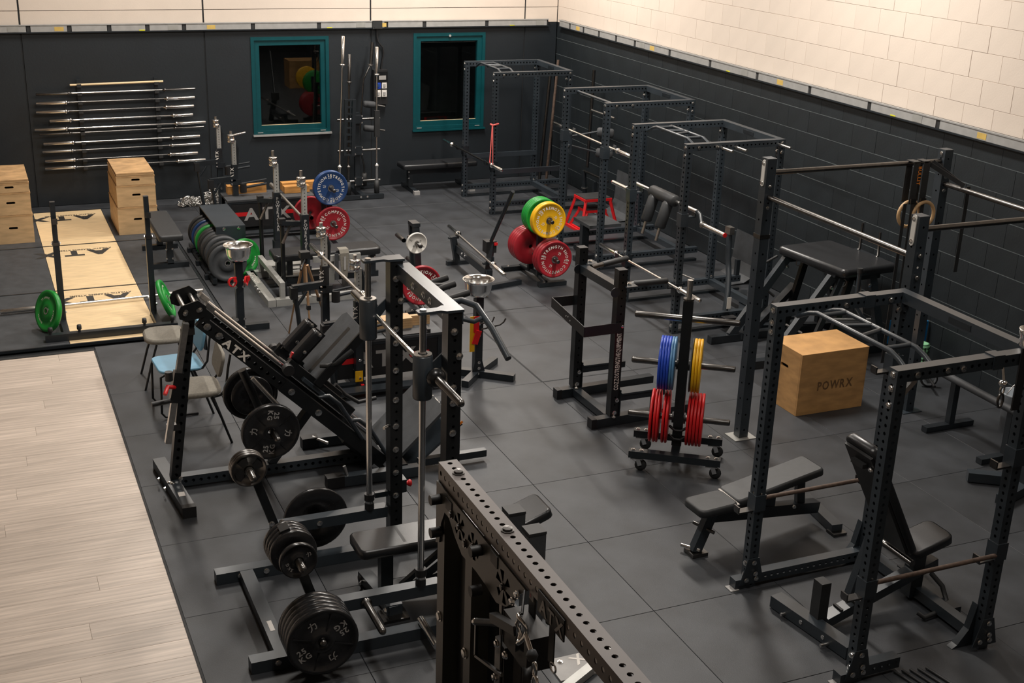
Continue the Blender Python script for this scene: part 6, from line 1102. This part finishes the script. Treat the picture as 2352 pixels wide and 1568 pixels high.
part('trolley', B().bb(1.66, 1.76, 3.50, 3.72, 1.92, 2.06), M['black_plastic'], fm); part('trolley_arm', B().beam((1.61, 3.70, 2.05), (1.60, 3.46, 2.14), .03, .035), M['black_plastic'], fm); part('pull_pin', B().cyl((1.62, 3.66, 2.045), (1.60, 3.835, 1.95), .014, 12), M['black_plastic'], fm); part('pull_tip', B().lathe([(.001, 0), (.014, .004), (.015, .02), (.001, .026)], (1.60, 3.83, 1.953), (-.1, .85, -.47), 12), M['chrome'], fm)
part('trolley_frame', B().beam((1.61, 3.86, 1.92), (1.61, 3.86, 1.78), .012, .012), M['satin_black'], fm); part('trolley_frame', B().beam((1.61, 3.86, 1.78), (1.61, 3.60, 1.86), .012, .012), M['satin_black'], fm)
for (py, pz) in ((3.47, 2.10), (3.40, 1.97)): part('pulley', B().lathe([(.012, -.015), (.05, -.015), (.042, 0), (.05, .015), (.012, .015)], (1.615, py, pz), (.9, -.4, 0), 24), M['black_plastic'], fm)
part('scale_strip', B().bb(1.688, 1.692, 3.80, 3.84, .5, 1.79), M['grey_print'], fm); part('pulley_bracket', B().bb(1.69, 1.695, 3.79, 3.83, 1.98, 2.06), M['grey_print'], fm)
bolts(fm, [((1.63, 3.70, 1.93), (-1, 0, 0)), ((1.63, 3.62, 1.93), (-1, 0, 0)), ((1.64, 3.60, 2.17), (-1, 0, 0)), ((1.64, 3.56, 2.22), (-1, 0, 0)), ((1.66, 3.78, 1.72), (-1, 0, 0)), ((1.66, 3.77, 1.66), (-1, 0, 0))], .012)
part('trolley_post', B().bb(1.66, 1.70, 3.70, 3.79, .06, 1.9), M['satin_black'], fm)
part('logo_plate', B().box((1.652, 3.305, 2.285), (.006, .21, .085)), M['black_plastic'], fm); part('lettering', B().glyphs('ATX', .075, (1.648, 3.395, 2.255), (0, -1, 0), (0, 0, 1), bold=.03, sx=1.05), M['grey_print'], fm)
part('base_beam', B().bb(1.655, 1.735, 2.45, 4.42, .002, .06), M['fg_paint'], fm); part('cross_base', B().bb(1.2, 1.655, 3.9, 4.0, .002, .06), M['fg_paint'], fm)
t = thing('carabiner', 'shiny carabiner and ball stopper hanging in front of the foreground cable machine', 'carabiner', (1.59, 3.35, 2.1)); part('hook', B().tube([(1.58 + .012 * math.sin(a), 3.395 + .030 * math.cos(a * PI / 8), 2.194 + .055 * math.sin(a * PI / 8)) for a in range(16)], .008, 8, True), M['chrome'], t); part('ball', B().lathe([(.001, 0), (.015, .005), (.022, .022), (.015, .04), (.001, .045)], (1.585, 3.305, 2.165), (0, -.2, -1), 14), M['rubber_grey'], t); part('swivel', B().cyl((1.585, 3.355, 2.19), (1.585, 3.31, 2.155), .009, 8), M['chrome'], t)
part('link', B().tube([(1.585, 3.275 + .014 * math.cos(a * PI / 6), 2.105 + .028 * math.sin(a * PI / 6)) for a in range(12)], .005, 6, True), M['chrome'], t); part('snap', B().tube([(1.585, 3.265 + .018 * math.cos(a * PI / 6), 2.04 + .042 * math.sin(a * PI / 6)) for a in range(12)], .007, 6, True), M['chrome'], t); part('cord', B().cyl((1.585, 3.395, 2.25), (1.64, 3.50, 2.27), .005, 8), M['black_plastic'], t)
t = thing('hanging_strap', 'black webbing strap with a metal ring hanging from the perforated foreground beam', 'strap', (1.70, 3.38, 2.15)); part('webbing', B().box((1.70, 3.385, 2.15), (.006, .040, .24)), M['rubber_black'], t); part('pouch', B().lathe([(.001, 0), (.02, .01), (.022, .04), (.016, .075), (.001, .085)], (1.69, 3.38, 2.272), (0, .1, -1), 12), M['rubber_black'], t); part('ring', B().tube([(1.70, 3.365 + .022 * math.cos(a * PI / 6), 2.025 + .018 * math.sin(a * PI / 6)) for a in range(12)], .004, 6, True), M['steel'], t)
t = thing('hanging_strap', 'broad black strap with a white printed patch behind the carabiner', 'strap', (1.745, 3.65, 1.95)); part('webbing', B().box((1.745, 3.65, 2.03), (.008, .05, .48)), M['rubber_black'], t); part('patch', B().box((1.739, 3.65, 2.15), (.003, .035, .05)), M['sticker_white'], t); part('patch_print', B().glyphs('S', .035, (1.737, 3.662, 2.137), (0, -1, 0), (0, 0, 1), bold=.02), M['bright_red'], t)
t = thing('floor_frame', 'grey steel floor frame with white print partly hidden by the foreground beam', 'frame', (3.15, 5.9, 0)); beam(t, 'bar', (2.95, 5.70, .03), (3.45, 5.98, .03), .06, .05, 'silver_paint'); part('plate', B().bb(3.0, 3.34, 5.82, 6.05, .002, .012), M['grey_print'], t); part('lettering', B().glyphs('X', .13, (3.16, 5.93, .012), (.9, .3, 0), (-.3, .9, 0), bold=.02).glyphs('A', .11, (3.22, 5.62, .012), (.9, .3, 0), (-.3, .9, 0), bold=.02), M['white_print'], t); bolts(t, [((3.08, 6.0, .014), (0, 0, 1)), ((3.3, 5.9, .05), (0, 0, 1))], .014)
part('plate', B().bb(3.1, 3.42, 5.55, 5.70, .002, .012), M['grey_print'], t)

t = thing('cloth_strip', 'crumpled dark purple band on the floor inside the middle rack', 'band', (7.6, 13.93, 0)); part('band', B().tube([(7.49, 13.92, .016), (7.55, 13.95, .024), (7.62, 13.90, .018), (7.70, 13.95, .022), (7.80, 13.93, .016)], .012, 6), M['purple'], t)
